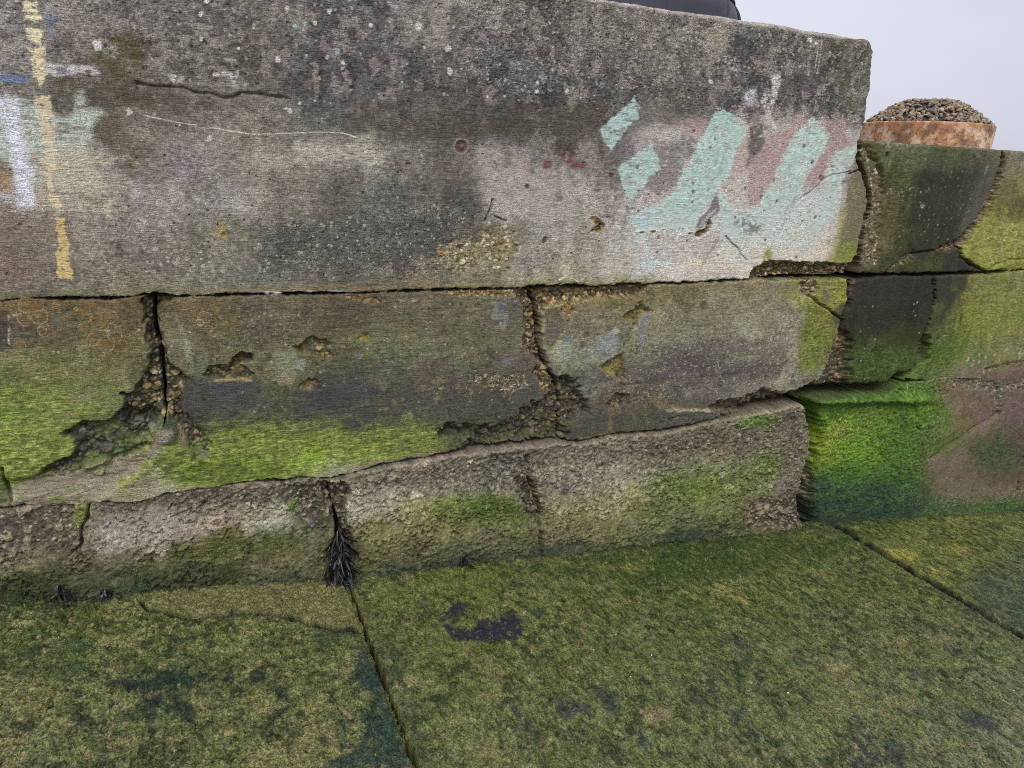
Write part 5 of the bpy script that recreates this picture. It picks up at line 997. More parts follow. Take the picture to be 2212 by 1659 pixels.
def gpt(px, py):                            # pixel -> point on the pavement
    d = ray(px, py); t = 1.0
    lo, hi = .2, 30.0
    for _ in range(60):
        t = .5*(lo+hi); p = CAMP + d*(t/np.linalg.norm(d))
        if p[2] > zb(p[0]): lo = t
        else: hi = t
    return p

A_G = [(50,1330,84,90,48),(200,1330,92,98,52),(400,1300,126,126,78),(600,1290,122,122,72),(700,1330,126,128,76),(300,1360,100,104,56),(100,1400,82,92,50),(300,1420,98,104,58),(500,1400,112,114,66),(650,1400,100,104,58),(740,1380,86,94,54),(100,1460,88,96,54),(350,1470,66,80,56),(250,1450,120,118,74),(500,1470,98,102,62),(650,1460,112,112,68),(60,1520,108,106,68),(200,1520,114,112,72),(330,1505,60,76,58),(450,1530,116,114,74),(600,1540,112,112,70),(750,1500,112,112,72),(820,1450,58,74,56),(50,1600,116,114,78),(250,1600,96,100,66),(450,1600,104,106,66),(650,1600,122,116,78),(780,1600,66,80,62),(840,1560,58,74,60),
(850,1280,104,112,54),(1000,1260,100,108,48),(1150,1240,104,108,58),(1300,1220,74,88,36),(1450,1205,68,84,34),(1600,1180,74,88,38),(1750,1160,84,92,42),(900,1340,96,102,52),(1150,1340,100,106,52),(1300,1280,92,100,50),(1450,1260,76,92,44),(1600,1250,92,102,44),(1750,1240,96,104,52),(1850,1220,84,94,50),(900,1450,104,110,60),(1050,1430,96,104,52),(1200,1400,100,106,60),(1400,1400,92,98,56),(1600,1380,86,96,56),(1800,1360,92,98,60),(2000,1360,90,96,62),(2150,1400,98,104,70),(950,1550,106,110,66),(1100,1530,110,112,68),(1250,1500,92,100,58),(1400,1500,96,102,60),(1550,1480,86,94,60),(1700,1480,96,100,64),(1850,1470,104,106,70),(2000,1460,100,102,68),(2150,1480,108,110,80),(950,1640,108,110,68),(1100,1620,112,112,74),(1250,1600,90,98,62),(1400,1600,108,110,72),(1600,1600,100,102,70),(1750,1600,100,104,72),(1900,1580,104,106,74),(2050,1560,92,98,74),(2180,1600,116,116,92),  # last anchor: pale near corner, glare put into its tone
(1900,1140,92,100,36),(2050,1140,108,112,42),(2180,1130,100,108,56),(1950,1200,112,114,50),(2050,1190,106,110,46),(2150,1200,104,110,56),(2050,1260,100,106,50),(2150,1260,74,86,64),(2200,1220,86,96,74),(2200,1310,64,78,64)]
JG1 = [(700, 1123), (750, 1257), (795, 1372), (850, 1520), (900, 1659), (1105, 2210)]
JG2 = [(1660, 1050), (1841, 1154), (1958, 1224), (2058, 1283), (2130, 1328), (2212, 1374), (2700, 1660)]
PG0 = [(-900, 1100)] + JG1 + [(1105, 2600), (-900, 2600)]
PG1 = JG1[::-1] + JG2 + [(2700, 2600), (1105, 2600)]
PG2 = JG2[::-1] + [(1660, 900), (2760, 900), (2760, 1660)]

def patch_dark(S, pts, c=(38, 54, 42), a=.88, cov=.62, seed=1, cf=(40, 26)):
    S.paint(pts, c, a=a, cov=cov, cf=cf, soft=9, warp=14, wf=22, vary=.45, seed=seed, dep=-.003, covsoft=.06)

def fill_G(S):
    S.anchors(A_G, warp=30); S.col *= np.array([.76, .82, .70], f32)
    side = sstep(500, 1300, S.px)                       # growth combed down the slope towards the right
    q1 = S.n(34, 13, 210, 4)*side + S.n(34, 34, 211, 4)*(1-side)
    q2 = S.n(90, 38, 212, 3)*side + S.n(80, 90, 213, 3)*(1-side)
    q3 = S.n(190, 90, 214, 2)
    r = 1-np.abs(2*q1-1)
    S.depth += (-.006*(r-.55) - .009*(q2-.5) - .004*(q3-.5)).astype(f32)
    S.mul(np.clip(1 + 1.3*(q2-.5) + 1.1*(q3-.5) + .35*(r-.62) + .5*(q1-.5), .25, 2))
    # bare tan ground between darker flakes of weed
    fx, fy = 40, 27
    t = sstep(.52, .66, S.n(20, 16, 215, 5))*sstep(.44, .56, S.n(fx*2, fy*3, 216, 4))
    S.col += (alb((146, 134, 86))[None, :]-S.col)*(.8*t*(1-.35*side))[:, None]
    fl = sstep(.55, .60, S.n(fx*(1-.0), fy*1.5, 217, 5))
    d = fl*sstep(.36, .6, S.n(9, 7, 218, 4))
    S.col += (alb((40, 56, 30))[None, :]-S.col)*(.75*d)[:, None]
    S.depth -= (.004*d).astype(f32)
    fl2 = sstep(.57, .62, S.n(fx*1.3, fy*1.2, 221, 4))
    S.col += (alb((112, 118, 66))[None, :]-S.col)*(.45*fl2)[:, None]; S.depth -= (.002*fl2).astype(f32)
    y = sstep(.60, .74, S.n(46, 24, 219, 4))
    S.col += (alb((106, 114, 50))[None, :]-S.col)*(.3*y)[:, None]
    # individual patches
    patch_dark(S, T(7, [(490,830),(560,800),(640,830),(680,800),(800,770),(835,800),(830,850),(700,870),(640,900),(560,870)]), seed=1, cov=.85)
    patch_dark(S, T(7, [(600,920),(700,870),(720,920),(640,960)]), seed=2, cov=.75)
    patch_dark(S, T(7, [(720,890),(820,880),(830,960),(760,980)]), seed=3, cov=.65)
    patch_dark(S, T(7, [(870,800),(1000,770),(1000,830),(880,880)]), seed=4, cov=.7)
    patch_dark(S, T(7, [(1085,760),(1130,760),(1135,830),(1090,830)]), seed=5, cov=.8)
    patch_dark(S, T(7, [(280,960),(380,950),(380,1000),(290,1000)]), seed=6, cov=.75)
    patch_dark(S, T(7, [(1170,850),(1240,830),(1220,960),(1180,970)]), seed=7, cov=.55)
    patch_dark(S, T(7, [(0,680),(400,640),(470,740),(350,800),(0,780)]), c=(66, 82, 48), seed=8, cov=.5)
    patch_dark(S, T(7, [(1520,700),(1580,680),(1640,800),(1700,980),(1660,990),(1600,900),(1530,780)]), c=(46, 66, 58), seed=9, cov=.9, a=.85)
    patch_dark(S, T(7, [(1640,990),(1700,980),(1790,1194),(1400,1194),(1540,1100)]), c=(48, 68, 58), seed=10, cov=.88, a=.85)
    patch_dark(S, T(7, [(1340,610),(1500,620),(1500,680),(1350,650)]), c=(62, 80, 48), seed=11, cov=.6)
    patch_dark(S, T(7, [(200,440),(330,470),(500,430),(480,480),(300,520),(190,490)]), c=(44, 52, 34), seed=12, cov=.75)
    S.blob(*T(7, [(1010, 600)])[0], 16, 8, (52, 50, 44), soft=6, warp=8, cov=.6, a=.8)
    # purplish slick inside the green
    kw = dict(soft=4, warp=7, wf=40, vary=.15, covsoft=.06)
    S.paint(T(7, [(1900,545),(1960,490),(2020,485),(2030,510),(1960,530),(1925,560),(1960,590),(2050,600),(2070,560),(2212,535)]) + T(8, [(40,560),(50,600),(10,640)]) + T(7, [(2120,650),(1980,640),(1920,600)]), (42, 42, 58), a=.9, cov=.86, cf=(70, 60), seed=13, dep=.002, rough=.4, **kw)
    S.paint(T(7, [(1780,490),(1850,500),(1840,550),(1810,540)]), (46, 50, 50), a=.7, cov=.55, cf=(60, 60), seed=14, **kw)
    # cement patch at the foot of the wall and its crack
    crack = T(7, [(600,470),(640,510),(720,525),(800,548),(870,540),(940,535),(980,540),(1010,520),(1080,525),(1150,528),(1240,545),(1330,568),(1400,588),(1460,602),(1520,600),(1590,625)])
    S.paint(T(7, [(600,450),(800,415),(1050,385),(1400,380),(1500,380),(1560,500),(1590,612)]) + crack[::-1], (118, 114, 68), a=.72, soft=5, warp=5, cov=.9, seed=15, dep=-.010)
    S.groove(crack, 2.6, .07, warp=2.0)
    S.line([(x, y+5) for x, y in crack], 4, (58, 74, 54), soft=4, warp=5, a=.75, cov=.8)
    # joint filler with fringe
    S.line(JG1, 10, (112, 112, 58), soft=7, warp=8, a=.5, cov=.7)
    S.line([(x+2, y) for x, y in JG1], 2.6, (138, 128, 66), soft=2.5, warp=2, a=.75, cov=.7, cf=(30, 30), dep=-.002)
    S.line([(x+22, y) for x, y in JG1], 10, (62, 82, 44), soft=12, warp=12, a=.5, cov=.6)
    S.line([(x-22, y) for x, y in JG2], 7, (70, 86, 52), soft=9, warp=8, a=.5, cov=.6)
    S.groove([(x-1, y) for x, y in JG2], 4, .06, warp=2)
    S.groove([(x-7, y) for x, y in JG1], 4, .018, warp=4)
    # strips along the wall and yellow combed patches
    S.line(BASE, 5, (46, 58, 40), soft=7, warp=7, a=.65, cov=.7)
    patch_dark(S, T(8, [(0,330),(600,255),(1000,210),(1440,160),(1500,200),(1300,330),(900,390),(600,400),(200,370)]), c=(58, 78, 30), seed=16, cov=.62, a=.75, cf=(50, 22))
    for pts, c in (([(870,400),(920,410),(1020,460),(1010,480),(940,460),(880,430)], (158, 142, 74)), ([(720,415),(770,420),(760,450),(725,440)], (140, 130, 64)), ([(1620,245),(1700,250),(1770,290),(1760,315),(1680,290),(1620,262)], (176, 164, 66)), ([(1800,330),(1890,345),(1880,365),(1820,350)], (172, 158, 64)),
                   ([(1860,240),(1960,240),(1970,265),(1900,270)], (160, 146, 62)), ([(1880,120),(1990,125),(1980,135),(1890,135)], (152, 138, 76)), ([(1020,340),(1080,345),(1060,370)], (132, 128, 56)), ([(1290,340),(1360,350),(1340,370)], (136, 124, 64)), ([(1340,750),(1460,745),(1500,780),(1420,800)], (142, 126, 80)), ([(1780,620),(1900,620),(1920,650),(1800,650)], (138, 124, 84)), ([(560,945),(700,930),(680,980),(580,1000)], (146, 132, 92)),
                   ([(1200,200),(1400,195),(1380,215),(1220,220)], (124, 116, 58)), ([(150,305),(560,320),(580,350),(200,320)], (118, 120, 58)), ([(1600,640),(1700,640),(1690,680)], (132, 122, 78)), ([(1600,860),(1750,900),(1720,940),(1620,920)], (136, 126, 88))):
        S.paint(T(8, pts), c, a=.75, soft=8, warp=12, wf=20, cov=.62, cf=(80, 22), seed=int(pts[0][0]))
    S.paint(T(8, [(1900,420),(2000,380),(2300,360),(2300,660),(2212,620),(2000,480)]), (70, 84, 66), a=.5, soft=20, warp=20, cov=.75, seed=17)
    for k, (pts) in enumerate(([(0,940),(60,980),(100,1050),(0,1050)], [(180,900),(320,930),(360,980),(220,980)], [(360,860),(460,870),(450,960),(380,960)], [(940,640),(1000,660),(1060,740),(980,710)], [(770,870),(830,900),(810,920),(770,900)], [(1000,1000),(1080,1050),(1060,1080)], [(920,930),(990,960),(960,980)], [(1480,980),(1600,1090),(1560,1194),(1480,1194)], [(1600,1080),(1700,1080),(1700,1194),(1620,1194)], [(1940,940),(2060,960),(2130,1060),(2000,1040)], [(80,530),(130,530),(140,560),(90,570)], [(1730,780),(1800,790),(1790,840)], [(540,1040),(600,1060),(570,1120),(540,1100)], [(1200,700),(1300,720),(1290,760),(1210,750)])):
        patch_dark(S, T(8, pts), c=(58, 68, 60), seed=30+k, cov=.65, cf=(50, 20))

CRACK = T(7, [(600,470),(640,510),(720,525),(800,548),(870,540),(940,535),(980,540),(1010,520),(1080,525),(1150,528),(1240,545),(1330,568),(1400,588),(1460,602),(1520,600),(1590,625)])
def seams(S):                               # shade of the crack and joint gaps, painted dark on their walls
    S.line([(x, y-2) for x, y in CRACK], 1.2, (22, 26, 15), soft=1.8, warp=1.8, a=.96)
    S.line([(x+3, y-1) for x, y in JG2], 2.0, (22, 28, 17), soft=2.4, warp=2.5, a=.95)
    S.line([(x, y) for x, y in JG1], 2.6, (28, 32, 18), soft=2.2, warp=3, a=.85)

def build_slab(poly, x0, x1, label, mp=1.5):
    mid = .5*(x0+x1)
    ys = [.06]
    while ys[-1] > -4.2:
        a = ys[-1]; q = proj(mid, a, zb(mid))[1]
        p = abs(proj(mid, a-.001, zb(mid))[1]-q)
        qq = min(proj(max(x0, -1.6), a, zb(max(x0, -1.6)))[1], q, proj(min(x1, 1.2), a, zb(min(x1, 1.2)))[1])
        step = mp*.001/max(p, 1e-6) if (qq < 1720 and a > -2.15) else .03
        ys.append(a - min(step, .03))
    ys = np.array(ys)
    lowx = gpt(min(max(proj(mid, -1.2, zb(mid))[0], 60), 2150), 1640)
    dx = mp*.001/abs(proj(lowx[0]+.001, lowx[1], lowx[2])[0]-proj(lowx[0], lowx[1], lowx[2])[0])
    xs = np.arange(x0, x1+dx, dx)
    X, Y = np.meshgrid(xs, ys); sh = X.shape; X = X.ravel(); Y = Y.ravel()
    Z0 = zb(X)
    Ys = np.maximum(Y, -2.12)               # what lies behind the camera repeats the last row's tone
    px, py = proj(X, Ys, Z0)
    S = Surf(px, py, X, Y, np.full(px.shape, .0015))
    vis = np.ones(px.size, bool)
    # edge along the joint lines
    xl, xr = x0 + .05, x1 - .05
    ed = np.full(px.shape, 1.0)
    if poly is not PG0: ed = np.minimum(ed, X - xl)
    if poly is not PG2: ed = np.minimum(ed, xr - X)
    rag = (S.n(22, 22, 230, 4)-.5)*.010 + (S.n(90, 90, 231, 3)-.5)*.008
    sd = -(ed) + rag + np.where(np.abs(X-xj2) < .15, .009, .006)
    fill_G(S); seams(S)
    r = .012; e = np.clip(1+sd/r, 0, 1)
    dive = r*.8*(1-np.sqrt(np.clip(1-e*e, 0, 1))) + np.minimum(np.maximum(sd, 0)*16, .2)
    Z = Z0 - S.depth - dive
    V = np.stack([X, Y, Z], -1)
    F = grid_faces(sh[1], sh[0], flip=True)
    F = F[(sd[F] < .025).all(axis=1)]
    used = np.unique(F); rm = np.full(len(V), -1, np.int64); rm[used] = np.arange(used.size)
    o = mesh_obj('pavement', V[used], rm[F], M_SLAB, S.col[used])
    tag(o, label, 'pavement slab', 'slabs of the algae covered pavement', 'structure')
    clear = np.ones(px.size, bool)
    for L_ in (CRACK, JG1, JG2):
        i = S.sel(L_, 10)
        if i is not None: clear[i[S.seg(i, L_, False) < 8]] = False
    SLABS.append((V[used], S.col[used], px[used], np.where(clear[used], py[used], -1)))
    return o

SLABS = []
xj1 = gpt(795, 1372)[0]; xj2 = gpt(2058, 1283)[0]
print('joints', xj1, gpt(760, 1280)[0], gpt(890, 1630)[0], xj2, gpt(1860, 1165)[0], gpt(2200, 1367)[0])
xl_, xr_ = _b[0, 0], _b[-1, 0]
build_slab(PG0, xl_, xj1+.05, 'olive algae covered slab left of the first joint, with the curved crack and dark patches')
build_slab(PG1, xj1-.05, xj2+.05, 'widest green slab between the two joints, carrying the dark purplish slick')
build_slab(PG2, xj2-.05, xr_, 'far slab at the right beyond the second joint with yellow combed streaks')

# combed filaments of weed lying on the slabs
def filaments():
    Vs, Fs, Cs = [], [], []; off = 0
    for V, C, px, py in SLABS:
        ok = (px > -60) & (px < 2280) & (py < 1720) & (py > 1100) & (V[:, 1] > -2.1)
        idx = np.nonzero(ok)[0]
        n = int(len(idx)*.014)
        i = rng.choice(idx, n, replace=False)
        P = V[i]; c = C[i]
        lum = c.mean(1)
        side = np.clip((px[i]-500)/800, 0, 1)
        ang = rng.normal(-math.pi/2, .5 + .9*(1-side), n)
        L = rng.uniform(.004, .012, n); W = rng.uniform(.0006, .0017, n)
        dx, dy = np.cos(ang)*L, np.sin(ang)*L
        nx, ny = -np.sin(ang)*W, np.cos(ang)*W
        h = rng.uniform(.001, .005, n)
        a = np.stack([P[:, 0]-nx, P[:, 1]-ny, P[:, 2]+.0004], -1); b = np.stack([P[:, 0]+nx, P[:, 1]+ny, P[:, 2]+.0004], -1)
        m1 = np.stack([P[:, 0]+dx*.5-nx, P[:, 1]+dy*.5-ny, P[:, 2]+h], -1); m2 = np.stack([P[:, 0]+dx*.5+nx, P[:, 1]+dy*.5+ny, P[:, 2]+h+.0006], -1)
        t1 = np.stack([P[:, 0]+dx, P[:, 1]+dy, P[:, 2]+h*.5], -1)
        vv = np.stack([a, b, m2, m1, t1], 1).reshape(-1, 3)
        base = off + 5*np.arange(n)
        f = np.concatenate([np.stack([base, base+1, base+2], -1), np.stack([base, base+2, base+3], -1), np.stack([base+3, base+2, base+4], -1)])
        tone = rng.uniform(.4, 1.7, n)[:, None]*c*np.array([.92, 1.06, .8])
        Vs.append(vv); Fs.append(f); Cs.append(np.repeat(tone, 5, 0)); off += 5*n
    o = mesh_obj('green_algae', np.concatenate(Vs), np.concatenate(Fs), M_ALG, np.concatenate(Cs))
    tag(o, 'short combed green filaments of algae lying over the pavement slabs', 'algae', None, 'stuff')
M_ALG = mat('algae_filament', .55, .4, (), .2, 300)
filaments()
# the ground beyond the slabs, one sheet out to the horizon
gx = np.array([-400, -60, -8, 0, 8, 60, 400.]); gy = np.array([-400, -60, -12, -4.0, 2, 60, 400.])
GX, GY = np.meshgrid(gx, gy)
o = mesh_obj('ground', np.stack([GX.ravel(), GY.ravel(), np.full(GX.size, float(zb(2.0))-.9)], -1), grid_faces(7, 7), mat('wet_shingle', .8, .3, ((60, .01),), .4, 40, base=(.16, .14, .11), vcol=False))
tag(o, 'shingle ground the wall stands on', 'ground', None, 'structure')
print('ground', round(time.time()-T0, 1))
# ------------------------------------------------------------------ the other things
def ico(sub=2):
    t = (1+5**.5)/2
    v = [(-1,t,0),(1,t,0),(-1,-t,0),(1,-t,0),(0,-1,t),(0,1,t),(0,-1,-t),(0,1,-t),(t,0,-1),(t,0,1),(-t,0,-1),(-t,0,1)]
    f = [(0,11,5),(0,5,1),(0,1,7),(0,7,10),(0,10,11),(1,5,9),(5,11,4),(11,10,2),(10,7,6),(7,1,8),(3,9,4),(3,4,2),(3,2,6),(3,6,8),(3,8,9),(4,9,5),(2,4,11),(6,2,10),(8,6,7),(9,8,1)]
    v = [np.array(p)/np.linalg.norm(p) for p in v]
    for _ in range(sub):
        c = {}; nf = []
        def mid(a, b):
            k = (min(a, b), max(a, b))
            if k not in c:
                m = v[a]+v[b]; v.append(m/np.linalg.norm(m)); c[k] = len(v)-1
            return c[k]
        for a, b, d in f:
            ab, bd, da = mid(a, b), mid(b, d), mid(d, a)
            nf += [(a, ab, da), (b, bd, ab), (d, da, bd), (ab, bd, da)]
        f = nf
    return np.array(v), np.array(f, dtype=np.int32)
ICO_V, ICO_F = ico(2)

def rotm(a, b, c):
    ca, sa, cb, sb, cc, sc = math.cos(a), math.sin(a), math.cos(b), math.sin(b), math.cos(c), math.sin(c)
    return np.array([[ca, -sa, 0], [sa, ca, 0], [0, 0, 1]]) @ np.array([[cb, 0, sb], [0, 1, 0], [-sb, 0, cb]]) @ np.array([[1, 0, 0], [0, cc, -sc], [0, sc, cc]])

def stone(pos, size, seed, flat=.55, tilt=.5, cols=None):
    r = np.random.default_rng(seed)
    V = ICO_V.copy()
    for _ in range(6):                      # water-worn, slightly faceted
        n = r.normal(size=3); n /= np.linalg.norm(n)
        d = V @ n; cut = r.uniform(.5, .86)
        V -= np.outer(np.maximum(0, d-cut), n)*.97
    V *= np.array([1, r.uniform(.62, .92), flat*r.uniform(.75, 1.25)])*size
    V = V @ rotm(r.uniform(0, 6.28), r.normal(0, tilt), r.normal(0, tilt)).T
    c = np.array(cols[r.integers(len(cols))], float)
    if len(cols) > 3: c = .62*c + .38*np.array([132, 118, 100])
    c = alb(c)*r.uniform(.6, 1.1)
    return V + pos, np.repeat(c[None, :], len(V), 0)

STONES = [(190, 164, 128), (172, 140, 104), (158, 144, 124), (206, 190, 160), (184, 132, 84), (120, 112, 106), (96, 94, 98), (140, 126, 104), (170, 152, 134), (148, 110, 78), (110, 100, 88), (198, 176, 140), (84, 82, 86)]
M_STONE = mat('beach_pebble', .6, .4, ((260, .001),), .22, 160)

def lathe(prof, n=96, cx=0, cy=0, wob=None):
    a = np.linspace(0, 2*math.pi, n, endpoint=False)
    V = []
    for r, z in prof:
        rr = r if wob is None else r*(1 + wob(a, z))
        V.append(np.stack([cx+rr*np.cos(a), cy+rr*np.sin(a), np.full(n, z)], -1))
    V = np.concatenate(V); k = len(prof)
    F = [(j*n+i, j*n+(i+1) % n, (j+1)*n+(i+1) % n, (j+1)*n+i) for j in range(k-1) for i in range(n)]
    return V, np.array(F, dtype=np.int32)

# --- rusty tube on the lower wall, heaped with pebbles
yc = .62
def fwd(p): return (p-CAMP) @ ey*0 + np.dot(p-CAMP, np.array([0, 1, 0]))
def vz(p): return ex[2]*(p[0]) + ey[2]*(p[1]+CAMD) + ez[2]*(p[2]-CAMH)
pc = at(2001, 300, yc)
R = .5*(at(2147, 300, yc)[0]-at(1862, 300, yc)[0])*.97
xc = .5*(at(2147, 300, yc)[0]+at(1862, 300, yc)[0])
for _ in range(12):                         # settle the tube's radius and centre on its two outlines
    def edge(side):
        ang = np.linspace(0, 2*math.pi, 180); X = xc+R*np.cos(ang); Y = yc+R*np.sin(ang)
        q = proj(X, Y, pc[2])[0]; return q.max() if side > 0 else q.min()
    e1, e0 = edge(1), edge(-1)
    s_ = 2*R/(e1-e0)
    R *= (2146-1852)/(e1-e0); xc += (.5*(2146+1852)-.5*(e0+e1))*s_
ztop = at(2000, 253.5, yc-R)[2]; zbase = at(2000, 309, 0)[2] + .012
def rust(V):
    u = np.arctan2(V[:, 1]-yc, V[:, 0]-xc)*R; z = V[:, 2]
    a = fbm(u*14, z*14, 501, 5); b = fbm(u*60, z*60, 502, 4); c = fbm(u*30, z*5, 503, 4)
    C = alb((204, 168, 134))[None, :] + (alb((178, 124, 84))-alb((204, 168, 134)))[None, :]*sstep(.4, .62, a)[:, None]
    C += (alb((122, 84, 66))[None, :]-C)*(sstep(.56, .74, b)*.75)[:, None]
    C += (alb((214, 186, 158))[None, :]-C)*(sstep(.6, .75, fbm(u*24, z*24, 504, 4))*.7)[:, None]
    C += (alb((180, 122, 72))[None, :]-C)*(sstep(ztop-.045, ztop-.005, z)*.6*sstep(.35, .6, c))[:, None]
    C += (alb((104, 74, 62))[None, :]-C)*(sstep(.62, .76, fbm(u*8, z*9, 505, 4))*.6)[:, None]
    return C
zz = np.concatenate([np.linspace(zbase-.02, ztop-.008, 46), [ztop-.004, ztop-.001, ztop]])
rr = np.concatenate([np.full(46, R), [R-.0015, R-.004, R-.007]])
prof = list(zip(rr, zz)) + [(R-.016, ztop), (R-.018, ztop-.06)]
V, F = lathe(prof, 420, xc, yc, wob=lambda a, z: .006*(fbm(np.cos(a)*4+z*9, np.sin(a)*4+z*3, 510, 4)-.5) + .003*(fbm(a*30, np.full(a.shape, z*90), 511, 3)-.5))
M_RUST = mat('rusted_steel', .82, .3, ((120, .003), (360, .0012)), .3, 150)
tube = mesh_obj('rusty_tube', V, F, M_RUST, rust(V))
tag(tube, 'rusty orange tube heaped with pebbles, standing on the dark wall against the sky', 'steel tube')
def heap_z(r):
    t = r/R
    return ztop + np.interp(t, [0, .3, .46, .58, .78, .93, 1.0], [.140, .138, .128, .098, .048, .010, -.006])*(R/.37)
core = [(r_, float(heap_z(r_))-.016) for r_ in np.linspace(R*.97, .01, 20)]
cv, cf = lathe(core, 60, xc, yc)
stones = []
n = 0
r_ = np.random.default_rng(31)
while n < 1450:
    rad = R*math.sqrt(r_.uniform(0, .87)); a = r_.uniform(0, 2*math.pi)
    x, y = xc+rad*math.cos(a), yc+rad*math.sin(a)
    z = float(heap_z(rad)) - .006 + r_.normal(0, .004)
    if y > yc+.18: 
        if r_.random() < .5: continue
    sz = (.0078 + .0115*r_.random()**1.8)*(R/.37)
    stones.append((np.array([x, y, z]), sz, n)); n += 1
key = [np.dot(s_[0]-CAMP, s_[0]-CAMP) - 1.5*s_[1] - (s_[0][2]-ztop)*.6 for s_ in stones]
order = np.argsort(key)
mv, mf, mc, off = [cv], [], [np.repeat(alb((50, 46, 42))[None, :], len(cv), 0)], len(cv)
tri = [np.stack([cf[:, 0], cf[:, 1], cf[:, 2]], -1), np.stack([cf[:, 0], cf[:, 2], cf[:, 3]], -1)]
for k, i in enumerate(order):
    pos, sz, sd = stones[i]
    v, c = stone(pos, sz, sd+900, .6, .5, STONES)
    if k < 100:
        mesh_obj('pebble', v, ICO_F, M_STONE, c, tube)
    else:
        tri.append(ICO_F + off); mv.append(v); mc.append(c); off += len(v)
hp = mesh_obj('pebble_heap', np.concatenate(mv), np.concatenate(tri), M_STONE, np.concatenate(mc), tube)
hp['kind'] = 'stuff'

# --- dark plastic tub on the big block
yb = .78
pt = at(1470, 30, yb); xb = pt[0]
for _ in range(10):
    Rb = .3 if _ == 0 else Rb
    ang = np.linspace(0, 2*math.pi, 180); q = proj(xb+Rb*np.cos(ang), yb+Rb*np.sin(ang), pt[2])[0]
    Rb *= (1607-1085)/(q.max()-q.min()); xb += (1346-.5*(q.max()+q.min()))*2*Rb/(q.max()-q.min())
z0 = at(1520, 30, 0)[2] + .006
zs_ = at(1605, 26, yb)[2]; zt_ = at(1540, -9, yb-.1)[2]
hb = zt_-z0
seams = [math.radians(d_) for d_ in (-156, -121, -86, -51, -15.5, 19.7, 54.3, 89, 124, 159)]
view = math.atan2(-(yb+CAMD), -xb)          # the side that looks at the viewer
def tubr(a, z):
    d_ = np.abs((a[:, None]-view-np.array(seams)[None, :]+math.pi) % (2*math.pi)-math.pi).min(1)
    g = -.012*np.exp(-(d_/.006)**2)
    k = ((a-view) % (2*math.pi))
    inside = (k > math.radians(57)) & (k < math.radians(84)) & (z > z0+.1*hb) & (z < z0+.66*hb)
    return g - .03*inside
def tub_r(t):                              # straight foot, domed shoulder
    return Rb if t < .34 else Rb*(.5+.5*math.sqrt(max(0, 1-((t-.34)/.67)**2)))
prof = [(Rb, z0-.004)] + [(tub_r(t), z0+hb*t) for t in np.linspace(.02, 1.0, 60)] + [(.01, z0+hb*1.005)]
V, F = lathe(prof, 900, xb, yb, wob=tubr)
M_PLAS = mat('grey_moulded_plastic', .5, .4, ((900, .0003),), .14, 220, base=(.045, .048, .066), vcol=False)
tb = mesh_obj('plastic_tub', V, F, M_PLAS)
tag(tb, 'dark grey moulded plastic tub with recessed panels on top of the painted block', 'tub')
M_PLAS2 = mat('black_rubber_seal', .6, .3, ((600, .0004),), .1, 200, base=(.012, .012, .016), vcol=False)
for k in (0,):                              # the black frame of the recessed panel
    a0 = view+math.radians(56.5); a1 = view+math.radians(84.5)
    pts = [(a0, .1), (a1, .1), (a1, .66), (a0, .66), (a0, .1)]
    vv, ff = [], []
    path = []
    for (aa, ta), (ab, tb_) in zip(pts[:-1], pts[1:]):
        for t in np.linspace(0, 1, 10, endpoint=False): path.append((aa+(ab-aa)*t, ta+(tb_-ta)*t))
    m = len(path)
    for j, (a, t) in enumerate(path):
        for s1, s2 in ((-1, -1), (1, -1), (1, 1), (-1, 1)):
            ca = .5*(a0+a1); da = (a-ca)*(1+s1*.07); tz = .38+(t-.38)*(1+s1*.09)
            rr_ = tub_r(tz)*(.972 + .014*s2); vv.append((xb+rr_*math.cos(ca+da), yb+rr_*math.sin(ca+da), z0+hb*tz))
        for e in range(4):
            ff.append((4*j+e, 4*j+(e+1) % 4, 4*((j+1) % m)+(e+1) % 4, 4*((j+1) % m)+e))
    mesh_obj('panel_frame', np.array(vv), np.array(ff), M_PLAS2, None, tb)

def tubepath(P, r, n=7):
    P = np.asarray(P, float); V, F = [], []
    for i in range(len(P)):
        d = P[min(i+1, len(P)-1)]-P[max(i-1, 0)]; d /= np.linalg.norm(d)+1e-9
        u = np.cross(d, [0.3, .2, 1]); u /= np.linalg.norm(u)+1e-9; w = np.cross(d, u)
        ri = r[i] if hasattr(r, '__len__') else r
        for k in range(n):
            a = 2*math.pi*k/n; V.append(P[i]+ri*(u*math.cos(a)+w*math.sin(a)))
    for i in range(len(P)-1):
        for k in range(n): F.append((i*n+k, i*n+(k+1) % n, (i+1)*n+(k+1) % n, (i+1)*n+k))
    return np.array(V), np.array(F, dtype=np.int32)

# --- turquoise rope end beside the tub
pr = at(1603, 37, yb-.12); zr = at(1603, 42, 0)[2]+.004
vs_, fs_, off = [], [], 0
for st in range(3):
    t = np.linspace(0, 1, 40)
    cxp = pr[0]-.012+.05*t; czp = zr+.014+.012*np.sin(t*5+.5)*(1-t*.6)-.006*t; cyp = pr[1]-.01*np.sin(t*4)
    ph = t*16+st*2.094
    v, f = tubepath(np.stack([cxp+.002*np.cos(ph), cyp+.005*np.cos(ph), czp+.005*np.sin(ph)], -1), .0052)
    vs_.append(v); fs_.append(f+off); off += len(v)
rp = mesh_obj('rope', np.concatenate(vs_), np.concatenate(fs_), mat('turquoise_rope', .8, .2, ((500, .001),), .35, 300, base=(.10, .42, .40), vcol=False))
tag(rp, 'short frayed end of turquoise rope beside the plastic tub', 'rope')

